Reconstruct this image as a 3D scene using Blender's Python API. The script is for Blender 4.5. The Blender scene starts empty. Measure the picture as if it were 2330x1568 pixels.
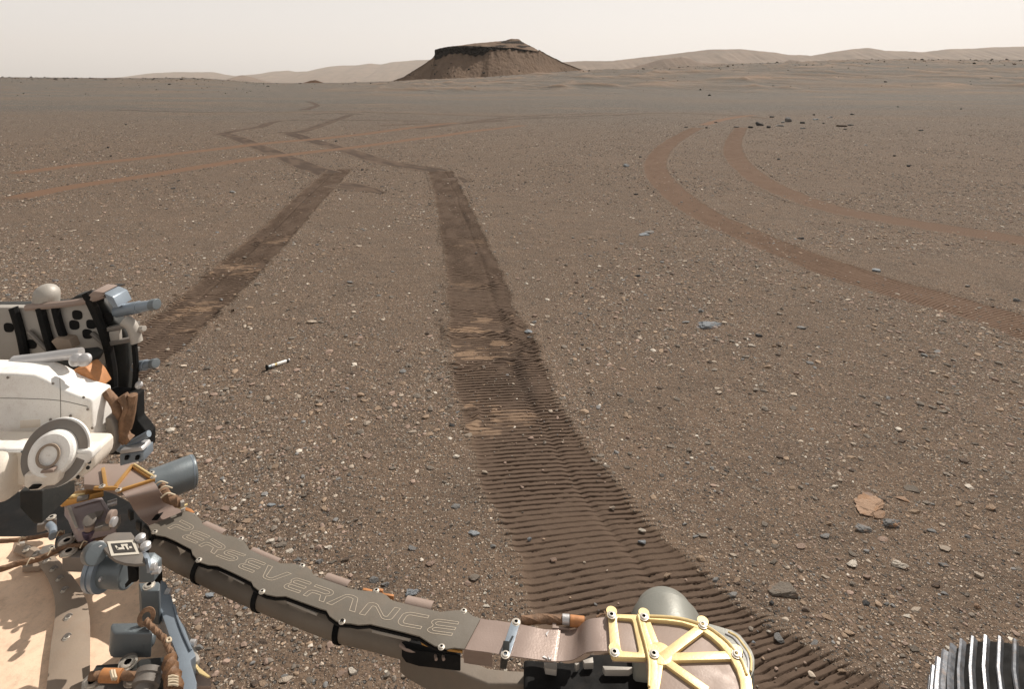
import bpy, bmesh, math, random
import numpy as np
from mathutils import Vector, Matrix
C = bpy.context
scene = C.scene
col = scene.collection
R = math.radians

# ------------------------------------------------------------------ camera, sky, sun, exposure
FPX, HOR, CX, CAMH = 1350.0, 190.0, 1165.0, 2.05      # focal length and horizon of the photograph, 2330 px wide
cam_d = bpy.data.cameras.new('camera')
cam = bpy.data.objects.new('camera', cam_d); col.objects.link(cam)
cam.location = (0, 0, CAMH); cam.rotation_euler = (R(90), 0, 0)
cam_d.sensor_width = 36; cam_d.lens = FPX/2330*36
cam_d.shift_y = -(785-HOR)/2330
cam_d.clip_start = 0.02; cam_d.clip_end = 60000
scene.camera = cam

SUN_EL, SUN_AZ = 46, 40        # degrees; azimuth to the right of straight ahead
world = bpy.data.worlds.new('World'); scene.world = world; world.use_nodes = True
wn, wl = world.node_tree.nodes, world.node_tree.links
wn.clear()
sky = wn.new('ShaderNodeTexSky'); sky.sky_type = 'NISHITA'; sky.sun_disc = False
sky.sun_elevation = R(SUN_EL); sky.sun_rotation = R(SUN_AZ); sky.dust_density = 6.0; sky.air_density = 0.6; sky.ozone_density = 0.5
bw = wn.new('ShaderNodeRGBToBW'); wl.new(sky.outputs[0], bw.inputs[0])
pw = wn.new('ShaderNodeMath'); pw.operation = 'POWER'; pw.inputs[1].default_value = 0.12
wl.new(bw.outputs[0], pw.inputs[0])
tint = wn.new('ShaderNodeVectorMath'); tint.operation = 'SCALE'; tint.inputs[0].default_value = (1.0, 0.965, 0.93)
wtc = wn.new('ShaderNodeTexCoord'); wsep = wn.new('ShaderNodeSeparateXYZ'); wl.new(wtc.outputs['Generated'], wsep.inputs[0])
wmr = wn.new('ShaderNodeMapRange'); wmr.inputs[1].default_value = 0.05; wmr.inputs[2].default_value = 0.75; wmr.inputs[3].default_value = 1.0; wmr.inputs[4].default_value = 0.38
wl.new(wsep.outputs[2], wmr.inputs[0])
wmu = wn.new('ShaderNodeMath'); wmu.operation = 'MULTIPLY'; wl.new(pw.outputs[0], wmu.inputs[0]); wl.new(wmr.outputs[0], wmu.inputs[1])
wl.new(wmu.outputs[0], tint.inputs['Scale'])
bg = wn.new('ShaderNodeBackground'); bg.inputs['Strength'].default_value = 0.80
wo = wn.new('ShaderNodeOutputWorld')
wl.new(tint.outputs[0], bg.inputs['Color']); wl.new(bg.outputs[0], wo.inputs['Surface'])

sun_d = bpy.data.lights.new('sun', 'SUN'); sun_d.energy = 4.9; sun_d.angle = R(0.5); sun_d.color = (1.0, 0.93, 0.84)
sun = bpy.data.objects.new('sun', sun_d); col.objects.link(sun)
sdir = Vector((math.sin(R(SUN_AZ))*math.cos(R(SUN_EL)), math.cos(R(SUN_AZ))*math.cos(R(SUN_EL)), math.sin(R(SUN_EL))))
sun.rotation_euler = sdir.to_track_quat('Z', 'Y').to_euler(); sun.location = (0, 0, 50)

scene.view_settings.view_transform = 'Standard'; scene.view_settings.look = 'None'
scene.view_settings.exposure = 0.0; scene.view_settings.gamma = 1.0
scene.cycles.max_bounces = 6; scene.cycles.volume_bounces = 1
try:
    scene.cycles.use_denoising = True
except Exception: pass

rng = np.random.default_rng(7); random.seed(7)

# ------------------------------------------------------------------ measuring helpers
def G(x, y, z=0.0):            # point at height z seen at photo position (x, y)
    d = (CAMH-z)*FPX/(y-HOR)
    return Vector(((x-CX)*d/FPX, d, z))
def F(x, y, d):                # point at distance d seen at photo position (x, y)
    return Vector(((x-CX)*d/FPX, d, CAMH-(y-HOR)*d/FPX))
Z = {'z1': (0, 950, 2.091), 'z2': (0, 1600, 1.786), 'z3': (500, 1700, 2.614), 'z4': (1100, 1950, 2.589), 'z5': (1900, 2000, 2.33),
     'zr': (2900, 1650, 1.894), 'zk': (2200, 600, 1.572), 'zh': (2200, 100, 1.607), 'zt': (400, 800, 2.33), 'zm': (1500, 800, 1.845),
     'zn': (1550, 1400, 2.09), 'zw': (250, 350, 1.607), 'A': (0, 1600, 3.92), 'B': (300, 1780, 3.734), 'C': (0, 1880, 3.733),
     'D': (250, 2100, 4.147), 'E': (350, 1620, 5.2275), 'P': (0, 0, 1/1.5803*1.0)}
def T(k, pts):                 # enlarged-view measurements -> photo positions
    ox, oy, s = Z[k]
    if k == 'P': return [tuple(p) for p in pts]
    return [((ox+p[0]/s)/1.5803, (oy+p[1]/s)/1.5803) for p in pts]
def T1(k, x, y): return T(k, [(x, y)])[0]

# ------------------------------------------------------------------ object helpers
def link(o, parent=None, label=None, cat=None, group=None, kind=None):
    col.objects.link(o)
    if parent is not None: o.parent = parent
    if label: o['label'] = label
    if cat: o['category'] = cat
    if group: o['group'] = group
    if kind: o['kind'] = kind
    return o
def np_mesh(name, verts, faces, smooth=False):
    """verts (n,3) array, faces (m,k) array with one k"""
    me = bpy.data.meshes.new(name)
    n, (m, k) = len(verts), faces.shape
    me.vertices.add(n); me.vertices.foreach_set('co', np.ascontiguousarray(verts, np.float32).ravel())
    me.loops.add(m*k); me.loops.foreach_set('vertex_index', np.ascontiguousarray(faces, np.int32).ravel())
    me.polygons.add(m); me.polygons.foreach_set('loop_start', np.arange(0, m*k, k, dtype=np.int32))
    me.update(calc_edges=True)
    me.polygons.foreach_set('use_smooth', np.full(m, smooth))
    return me
def grid_faces(nr, nc):
    i = np.arange(nr-1)[:, None]*nc + np.arange(nc-1)[None, :]
    i = i.ravel()
    return np.stack([i, i+1, i+nc+1, i+nc], 1)
def fattr(me, name, vals):
    a = me.attributes.new(name, 'FLOAT', 'POINT'); a.data.foreach_set('value', np.ascontiguousarray(vals, np.float32).ravel())
def cattr(me, name, rgb):
    a = me.attributes.new(name, 'FLOAT_COLOR', 'POINT')
    v = np.ones((len(rgb), 4), np.float32); v[:, :3] = rgb; a.data.foreach_set('color', v.ravel())

# ------------------------------------------------------------------ materials
class NT:
    def __init__(s, name):
        s.m = bpy.data.materials.new(name); s.m.use_nodes = True
        s.n, s.l = s.m.node_tree.nodes, s.m.node_tree.links; s.n.clear()
        s.out = s.n.new('ShaderNodeOutputMaterial'); s.b = s.n.new('ShaderNodeBsdfPrincipled')
        s.l.new(s.b.outputs[0], s.out.inputs[0])
    def node(s, t, **kw):
        n = s.n.new(t)
        for k, v in kw.items(): setattr(n, k, v)
        return n
    def set(s, sock, v):
        if hasattr(v, 'is_output'): s.l.new(v, sock)
        else: sock.default_value = v
    def tc(s, kind='Object'): return s.node('ShaderNodeTexCoord').outputs[kind]
    def noise(s, scale, detail=4, rough=0.55, vec=None, out='Fac', dist=0.0):
        n = s.node('ShaderNodeTexNoise'); n.inputs['Scale'].default_value = scale; n.inputs['Detail'].default_value = detail
        n.inputs['Roughness'].default_value = rough; n.inputs['Distortion'].default_value = dist
        s.l.new(vec if vec is not None else s.tc(), n.inputs['Vector']); return n.outputs[out]
    def voro(s, scale, vec=None, feature='F1'):
        n = s.node('ShaderNodeTexVoronoi', feature=feature); n.inputs['Scale'].default_value = scale
        s.l.new(vec if vec is not None else s.tc(), n.inputs['Vector']); return n
    def ramp(s, fac, a, b, lo=0.0, hi=1.0):
        n = s.node('ShaderNodeMapRange', interpolation_type='SMOOTHSTEP')
        s.set(n.inputs[0], fac); n.inputs[1].default_value = a; n.inputs[2].default_value = b
        n.inputs[3].default_value = lo; n.inputs[4].default_value = hi; return n.outputs[0]
    def mix(s, fac, a, b, mode='MIX'):
        n = s.node('ShaderNodeMix', data_type='RGBA', blend_type=mode)
        s.set(n.inputs['Factor'], fac)
        for sock, v in ((n.inputs[6], a), (n.inputs[7], b)):
            if hasattr(v, 'is_output'): s.l.new(v, sock)
            else: sock.default_value = (*v, 1) if len(v) == 3 else v
        return n.outputs[2]
    def math(s, op, a, b=0.0, c=None):
        n = s.node('ShaderNodeMath', operation=op); s.set(n.inputs[0], a); s.set(n.inputs[1], b)
        if c is not None: s.set(n.inputs[2], c)
        return n.outputs[0]
    def attr(s, name, out='Fac', typ='GEOMETRY'):
        n = s.node('ShaderNodeAttribute', attribute_name=name, attribute_type=typ); return n.outputs[out]
    def stretch(s, sx, sy, sz):
        n = s.node('ShaderNodeVectorMath', operation='MULTIPLY'); s.l.new(s.tc(), n.inputs[0]); n.inputs[1].default_value = (sx, sy, sz)
        return n.outputs[0]
    def bump(s, h, dist, strength=1.0, normal=None):
        n = s.node('ShaderNodeBump'); n.inputs['Distance'].default_value = dist; n.inputs['Strength'].default_value = strength
        s.l.new(h, n.inputs['Height'])
        if normal is not None: s.l.new(normal, n.inputs['Normal'])
        return n.outputs[0]
    def done(s, base, rough=0.9, metal=0.0, normal=None, spec=0.3):
        s.set(s.b.inputs['Base Color'], base if hasattr(base, 'is_output') else (*base, 1))
        s.set(s.b.inputs['Roughness'], rough); s.b.inputs['Metallic'].default_value = metal
        s.b.inputs['Specular IOR Level'].default_value = spec
        if normal is not None: s.l.new(normal, s.b.inputs['Normal'])
        return s.m

SAND = (0.150, 0.100, 0.070)
def soil(name, track=False):
    s = NT(name)
    big = s.noise(0.35, 3); mid = s.noise(2.3, 5, 0.6); fine = s.noise(45, 4, 0.6); grain = s.noise(420, 2, 0.7)
    base = s.mix(s.ramp(big, 0.3, 0.7), (0.141, 0.097, 0.068), (0.163, 0.111, 0.077))
    base = s.mix(s.ramp(mid, 0.35, 0.7), base, (0.112, 0.081, 0.060))
    base = s.mix(s.ramp(fine, 0.3, 0.75, 0.0, 0.55), base, (0.20, 0.142, 0.100))
    base = s.mix(s.ramp(grain, 0.35, 0.7, 0.0, 0.35), base, (0.085, 0.065, 0.052))
    # the far plain: greyer rock-strewn streaks and tan drift sand
    streak = s.noise(1.0, 4, 0.6, s.stretch(0.018, 0.055, 0.05))
    pos = s.node('ShaderNodeSeparateXYZ'); s.l.new(s.tc(), pos.inputs[0])
    faraway = s.ramp(pos.outputs[1], 12, 55)
    base = s.mix(s.math('MULTIPLY', faraway, s.ramp(streak, 0.28, 0.55)), base, (0.090, 0.086, 0.079))
    base = s.mix(s.math('MULTIPLY', faraway, s.ramp(s.noise(1.0, 5, 0.65, s.stretch(0.05, 0.16, 0.1)), 0.56, 0.7, 0, 0.7)), base, (0.21, 0.138, 0.09))
    d = s.attr('dune')
    base = s.mix(d, base, (0.27, 0.182, 0.125))
    h = s.math('ADD', s.math('MULTIPLY', fine, 0.5), s.math('MULTIPLY', grain, 0.18))
    if True:
        # fine gravel held in the crust: little stones of every colour
        tot = None; keep = 1.0
        if track: keep = s.ramp(s.attr('press'), 0.2, 0.6, 1.0, 0.0)
        for sc, thr, rad in ((90, 0.42, 0.40), (190, 0.40, 0.38), (46, 0.70, 0.34)):
            v = s.voro(sc)
            sep = s.node('ShaderNodeSeparateColor'); s.l.new(v.outputs['Color'], sep.inputs[0])
            pick = s.math('GREATER_THAN', sep.outputs[0], thr)
            m = s.math('MULTIPLY', s.ramp(v.outputs['Distance'], rad-0.1, rad+0.04, 1.0, 0.0), pick)
            m = s.math('MULTIPLY', m, keep)
            cc = s.mix(s.ramp(sep.outputs[1], 0.25, 0.75), (0.10, 0.092, 0.085), (0.40, 0.315, 0.245))
            cc = s.mix(s.ramp(sep.outputs[2], 0.93, 0.96), cc, (0.45, 0.41, 0.35))
            base = s.mix(m, base, cc)
            hh = s.math('MULTIPLY', m, 85.0/sc)
            h = s.math('ADD', h, hh)
    if track:
        pr = s.attr('press')
        base = s.mix(s.math('MULTIPLY', pr, 0.75), base, (0.100, 0.069, 0.051))
        rust = s.attr('rust')
        base = s.mix(rust, base, s.mix(s.ramp(fine, 0.3, 0.7), (0.150, 0.088, 0.057), (0.185, 0.110, 0.070)))
        sc = s.attr('scuff')
        base = s.mix(s.math('MULTIPLY', s.ramp(s.math('MULTIPLY', sc, s.math('ADD', s.noise(30, 5, 0.7), 0.5)), 0.3, 0.8), 0.9), base, (0.27, 0.185, 0.125))
        dk = s.attr('dark')
        base = s.mix(s.math('MULTIPLY', s.ramp(s.math('MULTIPLY', dk, s.math('ADD', s.noise(9, 5, 0.65), 0.5)), 0.3, 0.8), 0.8), base, (0.058, 0.041, 0.031))
    nrm = s.bump(h, 0.006)
    # coarse rubble relief far away
    nrm2 = s.bump(s.noise(2.2, 6, 0.75), 0.35, 0.35, nrm) if not track else nrm
    return s.done(base, 0.95, 0, nrm2, 0.15)
# ------------------------------------------------------------------ the lie of the land
def sst(x, a, b):
    t = np.clip((x-a)/(b-a), 0, 1); return t*t*(3-2*t)
_ph = rng.uniform(0, 6.28, (40, 2)); _an = rng.uniform(0, 6.28, 40)
def waves(X, Y, lam, n0, n=5):
    s = 0
    for i in range(n0, n0+n):
        k = 6.283/(lam*(0.7+0.13*(i-n0))); s = s + np.sin(k*(X*np.cos(_an[i])+Y*np.sin(_an[i]))+_ph[i, 0])
    return s/n
RX = [-900, 0, 200, 330, 430, 480, 530, 575, 620, 680, 780, 896, 1000, 1100, 1165, 1230, 1336, 1420, 1510, 1668, 1786, 1943, 2258, 2500, 3300]
RY = [172, 177, 178.5, 179, 178.5, 180.5, 184.5, 188.5, 190, 190, 189.5, 185.5, 181, 177, 173, 168.5, 161.5, 160, 158, 148.5, 145.5, 138.5, 139.5, 141, 150]
RD = 350.0
def land(X, Y):
    r = np.hypot(X, Y)
    h = 0.014*waves(X, Y, 3.2, 0)*sst(r, 200, 60) + 0.03*waves(X, Y, 9, 5)
    h = h*sst(r, 1.5, 4) + 0.10*waves(X, Y, 34, 10)*sst(r, 18, 50)
    Ys = np.maximum(Y, 1.0)
    xd = CX+FPX*np.clip(X/Ys, -2, 2)
    yr = np.interp(xd, RX, RY)
    top = CAMH+(HOR-yr)/FPX*RD
    s = sst(Y, 95, RD)
    lump = (0.35*waves(X, Y, 55, 15)+0.16*waves(X, Y, 21, 20))*sst(Y, 110, 170)*sst(Y, 345, 280)
    # a jagged crest of rubble
    crest = 0.30*waves(X, Y, 7, 25)*np.clip((Y-250)/80, 0, 1)*np.clip((600-Y)/100, 0, 1)
    h = h*(1-s)+top*s+lump+crest
    h = h-sst(Y, 380, 1200)*(top+14)*0.9
    return h
def dunes(X, Y):
    """wind-blown drifts before the far ridge: height and how sandy"""
    xd = CX+FPX*X/np.maximum(Y, 1)
    w = sst(Y, 90, 150)*sst(Y, 330, 270)*sst(xd, 560, 1100)
    def q(lx, ly, s): return vnoise((X+0.5*Y)/lx+300, (Y-0.25*X)/ly+300, s)
    r1 = 1-np.abs(q(10, 20, 31))*1.9; r2 = 1-np.abs(q(5, 11, 32))*1.9
    cr = np.clip(r1, 0, 1)**2*0.7+np.clip(r2, 0, 1)**3*0.5
    patch = np.clip(0.55+1.2*waves(X, Y, 45, 35), 0, 1)
    return 1.05*w*cr*(0.3+0.7*patch), np.clip(w*(0.25+0.75*patch)*np.clip(cr*1.5-0.45, 0, 1), 0, 1)

def vnoise(a, b, seed):       # smooth 2-D value noise
    g = np.random.default_rng(seed).uniform(-1, 1, (512, 512))
    i, j = np.floor(a).astype(int), np.floor(b).astype(int); fa, fb = a-i, b-j
    fa = fa*fa*(3-2*fa); fb = fb*fb*(3-2*fb)
    q = lambda x, y: g[x % 512, y % 512]
    return (q(i, j)*(1-fa)+q(i+1, j)*fa)*(1-fb)+(q(i, j+1)*(1-fa)+q(i+1, j+1)*fa)*fb
# ------------------------------------------------------------------ wheel tracks (centre lines in photo positions: x, y, width in m)
def line_world(pts, default=0.53, step=0.05):
    P = np.array([(*G(p[0], p[1])[:2], (p[2] if len(p) > 2 else default)) for p in pts])
    # Catmull-Rom
    Q = np.vstack([2*P[0]-P[1], P, 2*P[-1]-P[-2]])
    out = []
    for i in range(1, len(Q)-2):
        L = np.hypot(*(Q[i+1]-Q[i])[:2]); n = max(2, int(L/step))
        for t in np.arange(n)/n:
            out.append(0.5*((2*Q[i])+(-Q[i-1]+Q[i+1])*t+(2*Q[i-1]-5*Q[i]+4*Q[i+1]-Q[i+2])*t*t+(-Q[i-1]+3*Q[i]-3*Q[i+1]+Q[i+2])*t**3))
    out.append(P[-1]); out = np.array(out)
    d = np.r_[0, np.cumsum(np.hypot(*np.diff(out[:, :2], axis=0).T))]
    s = np.arange(0, d[-1], step)
    return np.stack([np.interp(s, d, out[:, k]) for k in range(3)], 1)
TR_RIGHT = [(2400, 2050, .74), (1960, 1760, .74), (1800, 1660, .74), (1655, 1560, .76), (1545, 1480, .78), (1450, 1400, .74), (1365, 1270, .68), (1300, 1180, .65), (1240, 1090, .64), (1185, 980, .62), (1150, 900, .62), (1125, 800, .62), (1095, 700, .60), (1073, 600, .57), (1052, 540, .56), (1035, 480, .55), (1018, 430, .54), (1000, 386, .54)]
TR_LEFT = [(-60, 1080), (60, 990), (170, 912), (255, 852), (334, 799), (400, 744), (453, 699), (506, 650), (556, 602), (606, 553), (650, 509), (692, 466), (735, 424), (778, 383)]
TRACKS = [
 ('right', TR_RIGHT, dict(cleat=1)),
 ('left', TR_LEFT, dict(cleat=1)),
 ('l2', [(757, 398, .6), (690, 378), (630, 351.5), (552, 320), (503, 304)], {}),
 ('r2', [(1010, 388, .6), (950, 381), (867, 367), (788, 343.6), (709, 320), (655, 304)], {}),
 ('l3', [(495, 308), (540, 299), (591, 290), (630, 277), (709, 273.5), (827, 275), (980, 277)], {}),
 ('r3', [(655, 306), (700, 297), (735, 285), (760, 276), (800, 262)], {}),
 ('scuff1', [(745, 417, .6), (785, 422, .6), (820, 428, .45), (868, 437, .2)], {}),
 ('scuff2', [(1005, 402, .5), (1035, 406, .45), (1070, 411, .2)], {}),
 ('scuff3', [(620, 303, .4), (660, 303, .5), (715, 304, .3)], {}),
 ('old_a', [(2520, 815), (2420, 780), (2300, 735), (2150, 690), (2000, 648), (1850, 597), (1720, 545), (1600, 488), (1540, 447), (1500, 405), (1492, 370), (1515, 335), (1560, 305), (1590, 291)], dict(rust=1, cleat=.5)),
 ('old_b', [(2520, 580), (2320, 545), (2200, 527), (2050, 505), (1900, 478), (1800, 445), (1730, 412), (1685, 375), (1668, 345), (1672, 315), (1688, 290)], dict(rust=1, cleat=.5)),
 ('old_c', [(20, 455), (166, 426), (355, 399), (552, 367), (690, 349.5), (827, 334), (1064, 302), (1200, 286)], dict(rust=1)),
 ('old_d', [(20, 396), (182, 375), (355, 357), (512, 338), (611, 326), (749, 314), (906, 296), (1050, 280)], dict(rust=1)),
 ('far_a', [(1060, 281, .6), (1160, 268), (1260, 262), (1400, 257)], {}),
 ('far_b', [(250, 250, .8), (520, 255), (720, 254), (960, 261), (1220, 267), (1420, 262)], {}),
 ('far_f', [(859, 289, .7), (960, 284), (1075, 280), (1200, 271), (1330, 269)], {}),
 ('far_g', [(950, 295, .7), (1075, 281), (1160, 276)], {}),
 ('far_h', [(700, 262, .9), (760, 259), (830, 262)], {}),
 ('far_c', [(690, 250, .9), (722, 240), (700, 232)], {}),
 ('far_d', [(1390, 264, .7), (1500, 258), (1640, 262), (1760, 271)], {}),
 ('far_e', [(1600, 286, .5), (1660, 270), (1720, 263)], dict(rust=1)),
]
LINES = [(n, line_world(p, step=0.0026 if o.get('cleat') == 1 else (0.0045 if o.get('cleat') else 0.15)), o) for n, p, o in TRACKS]
class TrackField:
    """distance from the nearest track centre line, in half widths"""
    def __init__(s, want=lambda o: True):
        P = []
        for n, L, o in LINES:
            if not want(o): continue
            st = max(1, int(0.1/np.hypot(*(L[1]-L[0])[:2]))); P.append(L[::st])
        s.P = np.vstack(P)
    def __call__(s, X, Y, far=45):
        res = np.full(X.shape, 9.0); idx = np.where((Y < far) & (Y > 0.5) & (np.abs(X) < 40))[0]
        for a in range(0, len(idx), 4000):
            j = idx[a:a+4000]
            d = np.hypot(X[j, None]-s.P[None, :, 0], Y[j, None]-s.P[None, :, 1])/(s.P[None, :, 2]*0.5)
            res[j] = d.min(1)
        return res
near_track = TrackField()

# ------------------------------------------------------------------ ground: one sheet out to the horizon
th_f = np.deg2rad(np.arange(-62, 62.01, 0.16)); th_b = np.deg2rad(np.arange(66, 294.1, 4.0))
th = np.r_[th_f, th_b, th_f[:1]+2*np.pi]
rr = [0.05]
while rr[-1] < 19800:
    r_ = rr[-1]
    rr.append(r_+max(0.03, r_*(0.010 if r_ < 14 else 0.014 if r_ < 95 else 0.006 if r_ < 400 else 0.03)))
rr = np.array(rr)
TH, RR = np.meshgrid(th, rr)
X = (RR*np.sin(TH)).ravel(); Y = (RR*np.cos(TH)).ravel()
H = land(X, Y); dh, dsand = dunes(X, Y); H = H+dh
nt = near_track(X, Y, 16.0)
sink = sst(nt, 1.10, 0.85)*sst(np.hypot(X, Y), 16, 11)
H = H-0.03*sink
me = np_mesh('ground', np.stack([X, Y, H], 1), grid_faces(len(rr), len(th))[:, ::-1], True)
fattr(me, 'dune', dsand)
M_soil = soil('soil'); me.materials.append(M_soil)
link(bpy.data.objects.new('ground', me), kind='structure')
print('ground verts', len(X))

# ------------------------------------------------------------------ track ribbons pressed into the soil
M_track = soil('pressed_soil', True)
# places where the wheels turned or slipped: photo x, y, radius in m, light patch, mound
SCUFF = {'right': [(1050, 552, .30, 0, .6), (1060, 640, .32, 0, .6), (1085, 733, .36, 0, 1), (1095, 790, .40, 0, 1), (1040, 955, .14, 0, .8)],
         'left': [(640, 548, .34, 0, .7), (548, 610, .40, 0, 1), (466, 697, .45, 0, 1), (406, 728, .42, 0, 1)]}
LIGHT = {'right': [(1055, 746, 38, 4, 1), (1090, 752, 40, 3, .9), (1100, 724, 30, 3, .7), (1060, 802, 32, 5, 1.2), (1098, 812, 50, 4, 1.1), (1130, 778, 22, 3, .8), (1068, 924, 18, 6, .9), (1075, 970, 34, 6, 1), (1178, 948, 40, 12, .6), (1110, 985, 50, 5, .6), (1062, 648, 45, 4, .5), (1085, 552, 25, 4, .5), (1040, 560, 18, 3, .5), (1075, 770, 40, 4, .4), (1290, 1085, 40, 8, .3)],
         'left': [(541, 609, 24, 4, 1), (580, 620, 22, 3, .9), (545, 624, 30, 3, .7), (658, 547, 14, 3, .7), (625, 551, 20, 3, .6), (462, 706, 38, 4, 1.1), (428, 704, 26, 4, .8), (470, 690, 30, 3, .6), (412, 718, 22, 4, .8), (427, 754, 30, 4, .7), (390, 728, 22, 5, .5)]}
DARKS = {'right': [(1150, 860, .35), (1175, 900, .35), (1060, 400, .8), (1060, 500, .5), (1150, 800, .25), (1085, 660, .3)],
         'left': [(760, 395, 1.0), (700, 440, .7), (600, 560, .35), (480, 720, .3), (620, 520, .3)], 'l2': [(690, 378, 1.5), (505, 304, 2.5)], 'r2': [(1000, 386, 2), (660, 305, 3)]}
for ti, (nm, L, o) in enumerate(LINES):
    cle, rust = o.get('cleat', 0), o.get('rust', 0)
    n = len(L)
    ds = np.hypot(*(L[1]-L[0])[:2])
    tan = np.gradient(L[:, :2], axis=0); k = max(1, int(0.25/ds))
    tan = np.stack([np.convolve(np.pad(tan[:, c], k, 'edge'), np.ones(2*k+1)/(2*k+1), 'valid') for c in (0, 1)], 1)
    tan /= np.linalg.norm(tan, axis=1)[:, None]; nor = np.stack([tan[:, 1], -tan[:, 0]], 1)
    if nm == 'right':     # the steered wheels laid their bars at this slant
        phi = R(5.5)+R(5)*sst(L[:, 1], 3.0, 2.4)+R(12)*sst(L[:, 1], 2.35, 1.9); nor = np.stack([np.cos(phi), np.sin(phi)], 1)
    m = 56 if cle == 1 else (34 if cle else 11)
    v = np.linspace(-1.42, 1.42, m)                                   # in half widths
    S, V = np.meshgrid(np.arange(n)*ds, v, indexing='ij')
    W = L[:, 2][:, None]*0.5
    far_scale = 1.0
    PX = L[:, 0][:, None]+nor[:, 0][:, None]*V*W; PY = L[:, 1][:, None]+nor[:, 1][:, None]*V*W
    base = land(PX.ravel(), PY.ravel()).reshape(PX.shape)
    edge_n = 0.07*vnoise(S*5, V*0+3, 50+ti)+0.05*vnoise(S*22, V*0+3, 70+ti)
    A = np.abs(V)+edge_n*np.sign(1)
    press = sst(A, 1.06, 0.93)
    dist = np.hypot(PX, PY)
    z = np.full_like(S, 0.0)
    rim = np.exp(-((A-1.04)/0.09)**2)
    amp = 1.0 if not rust else 0.45
    z += -0.006*press*amp + 0.007*rim*amp*(0.6+0.6*vnoise(S*9, V*3, 90+ti))
    z += 0.0025*vnoise(S*30, V*W*30, 110+ti)*(0.4+0.6*(1-press))
    z += -0.022*sst(np.abs(V), 1.18, 1.40)
    if not cle: z = z*0.5+0.020*(1-sst(np.abs(V), 1.0, 1.4))-0.004
    else: z += 0.013*sst(dist, 9, 12.5)
    z -= 0.026*(1-sst(np.minimum(np.arange(n), n-1-np.arange(n))*ds, 0, 0.3))[:, None]
    scuff = np.zeros_like(S); dark = np.zeros_like(S)
    if cle:
        # bars left by the wheel's cleats, slightly bowed, notched and crumbling
        pitch = 0.0345
        bow = 0.012*V*V+0.004*vnoise(S*2, V*1.5, 130+ti)+0.001*vnoise(S*50, V*9, 150+ti)
        skew = 0.0*V
        lump = 0.030*vnoise(V*W*60, S/pitch*0.9, 140+ti)+0.035*vnoise(V*W*170, S/pitch, 141+ti)
        ph = (S+bow+skew)/pitch+lump
        idn = np.floor(ph); tt = ph-idn
        notch = np.where(np.abs(((V*4.2+0.37*idn) % 1.0)-0.5) < 0.045, 0.16, 0.0)
        tt = (tt+notch) % 1.0
        # each plate slopes down away from the viewer and breaks off in a small step
        step = np.where(tt < 0.10, tt/0.10, 1-(tt-0.10)/0.90)
        groove = np.exp(-((tt-0.04)/0.075)**2)+np.exp(-((tt-1.04)/0.075)**2)
        wear = np.clip(0.80+0.5*vnoise(S*4, V*2.2, 170+ti)+0.3*vnoise(S*24, V*9, 190+ti), 0.40, 1.2)
        if nm == 'right': seam = 0.30+0.0*S; z -= 0.008*np.exp(-((V-0.42-0.08*vnoise(S*1.2, S*0, 210))/0.06)**2); dark += 0.35*np.exp(-((V-0.52-0.08*vnoise(S*1.2, S*0, 210))/0.16)**2)*np.clip(0.5+vnoise(S*3, V*2, 211), 0, 1)
        if nm == 'left': z -= 0.008*np.exp(-((V+0.30)/0.06)**2); dark += 0.3*np.exp(-((V+0.35)/0.12)**2)
        reach = sst(A, 1.24, 1.02)
        c_amp = 1.0 if not rust else 1.15
        z += c_amp*(1-(0.75 if rust else 0.3)*sst(dist, 6, 11))*(0.0036*(step-0.55)-0.0130*groove)*wear*reach
    for (sx, sy, rad, light, mound) in SCUFF.get(nm, []):
        p = G(sx, sy); dx = (PX-p.x); dy = (PY-p.y)
        e = np.hypot(dx, dy*1.25)/rad*(1+0.25*vnoise(dx*9, dy*9, int(sx)))
        inside = sst(e, 0.9, 0.6); lip = np.exp(-((e-0.95)/0.16)**2)
        side = np.clip(0.35+np.abs(dx)/rad*1.1+0.5*vnoise(dx*6, dy*6, 8), 0, 1.2)
        z += mound*(0.014*lip*side*(1+0.9*vnoise(dx*32, dy*32, 5))-0.004*inside)
        dark = dark+0.30*lip*mound*side
    for (sx, sy, rx_, ry_, lv) in LIGHT.get(nm, []):
        p = G(sx, sy); ex = (PX-p.x)/(rx_*p.y/FPX); ey = (PY-p.y)/(ry_*CAMH*FPX/(sy-HOR)**2*1.5)
        e = np.hypot(ex, ey)*(1+0.9*vnoise(PX*9, PY*55, int(sx)))
        scuff = np.maximum(scuff, lv*sst(e, 1.1, 0.6))
    for (sx, sy, rad) in DARKS.get(nm, []):
        p = G(sx, sy); e = np.hypot(PX-p.x, PY-p.y)/rad
        dark += 0.32*np.exp(-e*e)
    if not cle and not rust: dark += 0.62+0.3*np.exp(-((V+0.55)/0.16)**2)+0.25*np.exp(-((V-0.5)/0.14)**2)
    if not cle and not rust: dark *= 0.75+0.7*vnoise(S*2.5, V*2.5, 230+ti)
    if nm.startswith('scuff'): dark *= 1.1
    if nm in ('far_b', 'far_a', 'far_d'): press *= 1.0
    me = np_mesh('wheel_track', np.stack([PX.ravel(), PY.ravel(), (base+z).ravel()], 1), grid_faces(n, m), True)
    if me.polygons[0].normal.z < 0: me.flip_normals()
    ends = sst(np.minimum(np.arange(n), n-1-np.arange(n))*ds, 0, 0.3)[:, None]*np.ones_like(S)
    fattr(me, 'press', press*ends); fattr(me, 'rust', (press if rust else press*0)*ends*(0.40 if cle else 0.85)); fattr(me, 'scuff', scuff*press)
    fattr(me, 'dark', np.clip(dark, 0, 1.2)*np.maximum(press, 0.9*sst(A, 1.25, 1.0)*(cle > 0))); fattr(me, 'dune', S*0)
    me.materials.append(M_track)
    link(bpy.data.objects.new('wheel_track', me), kind='structure')

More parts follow.
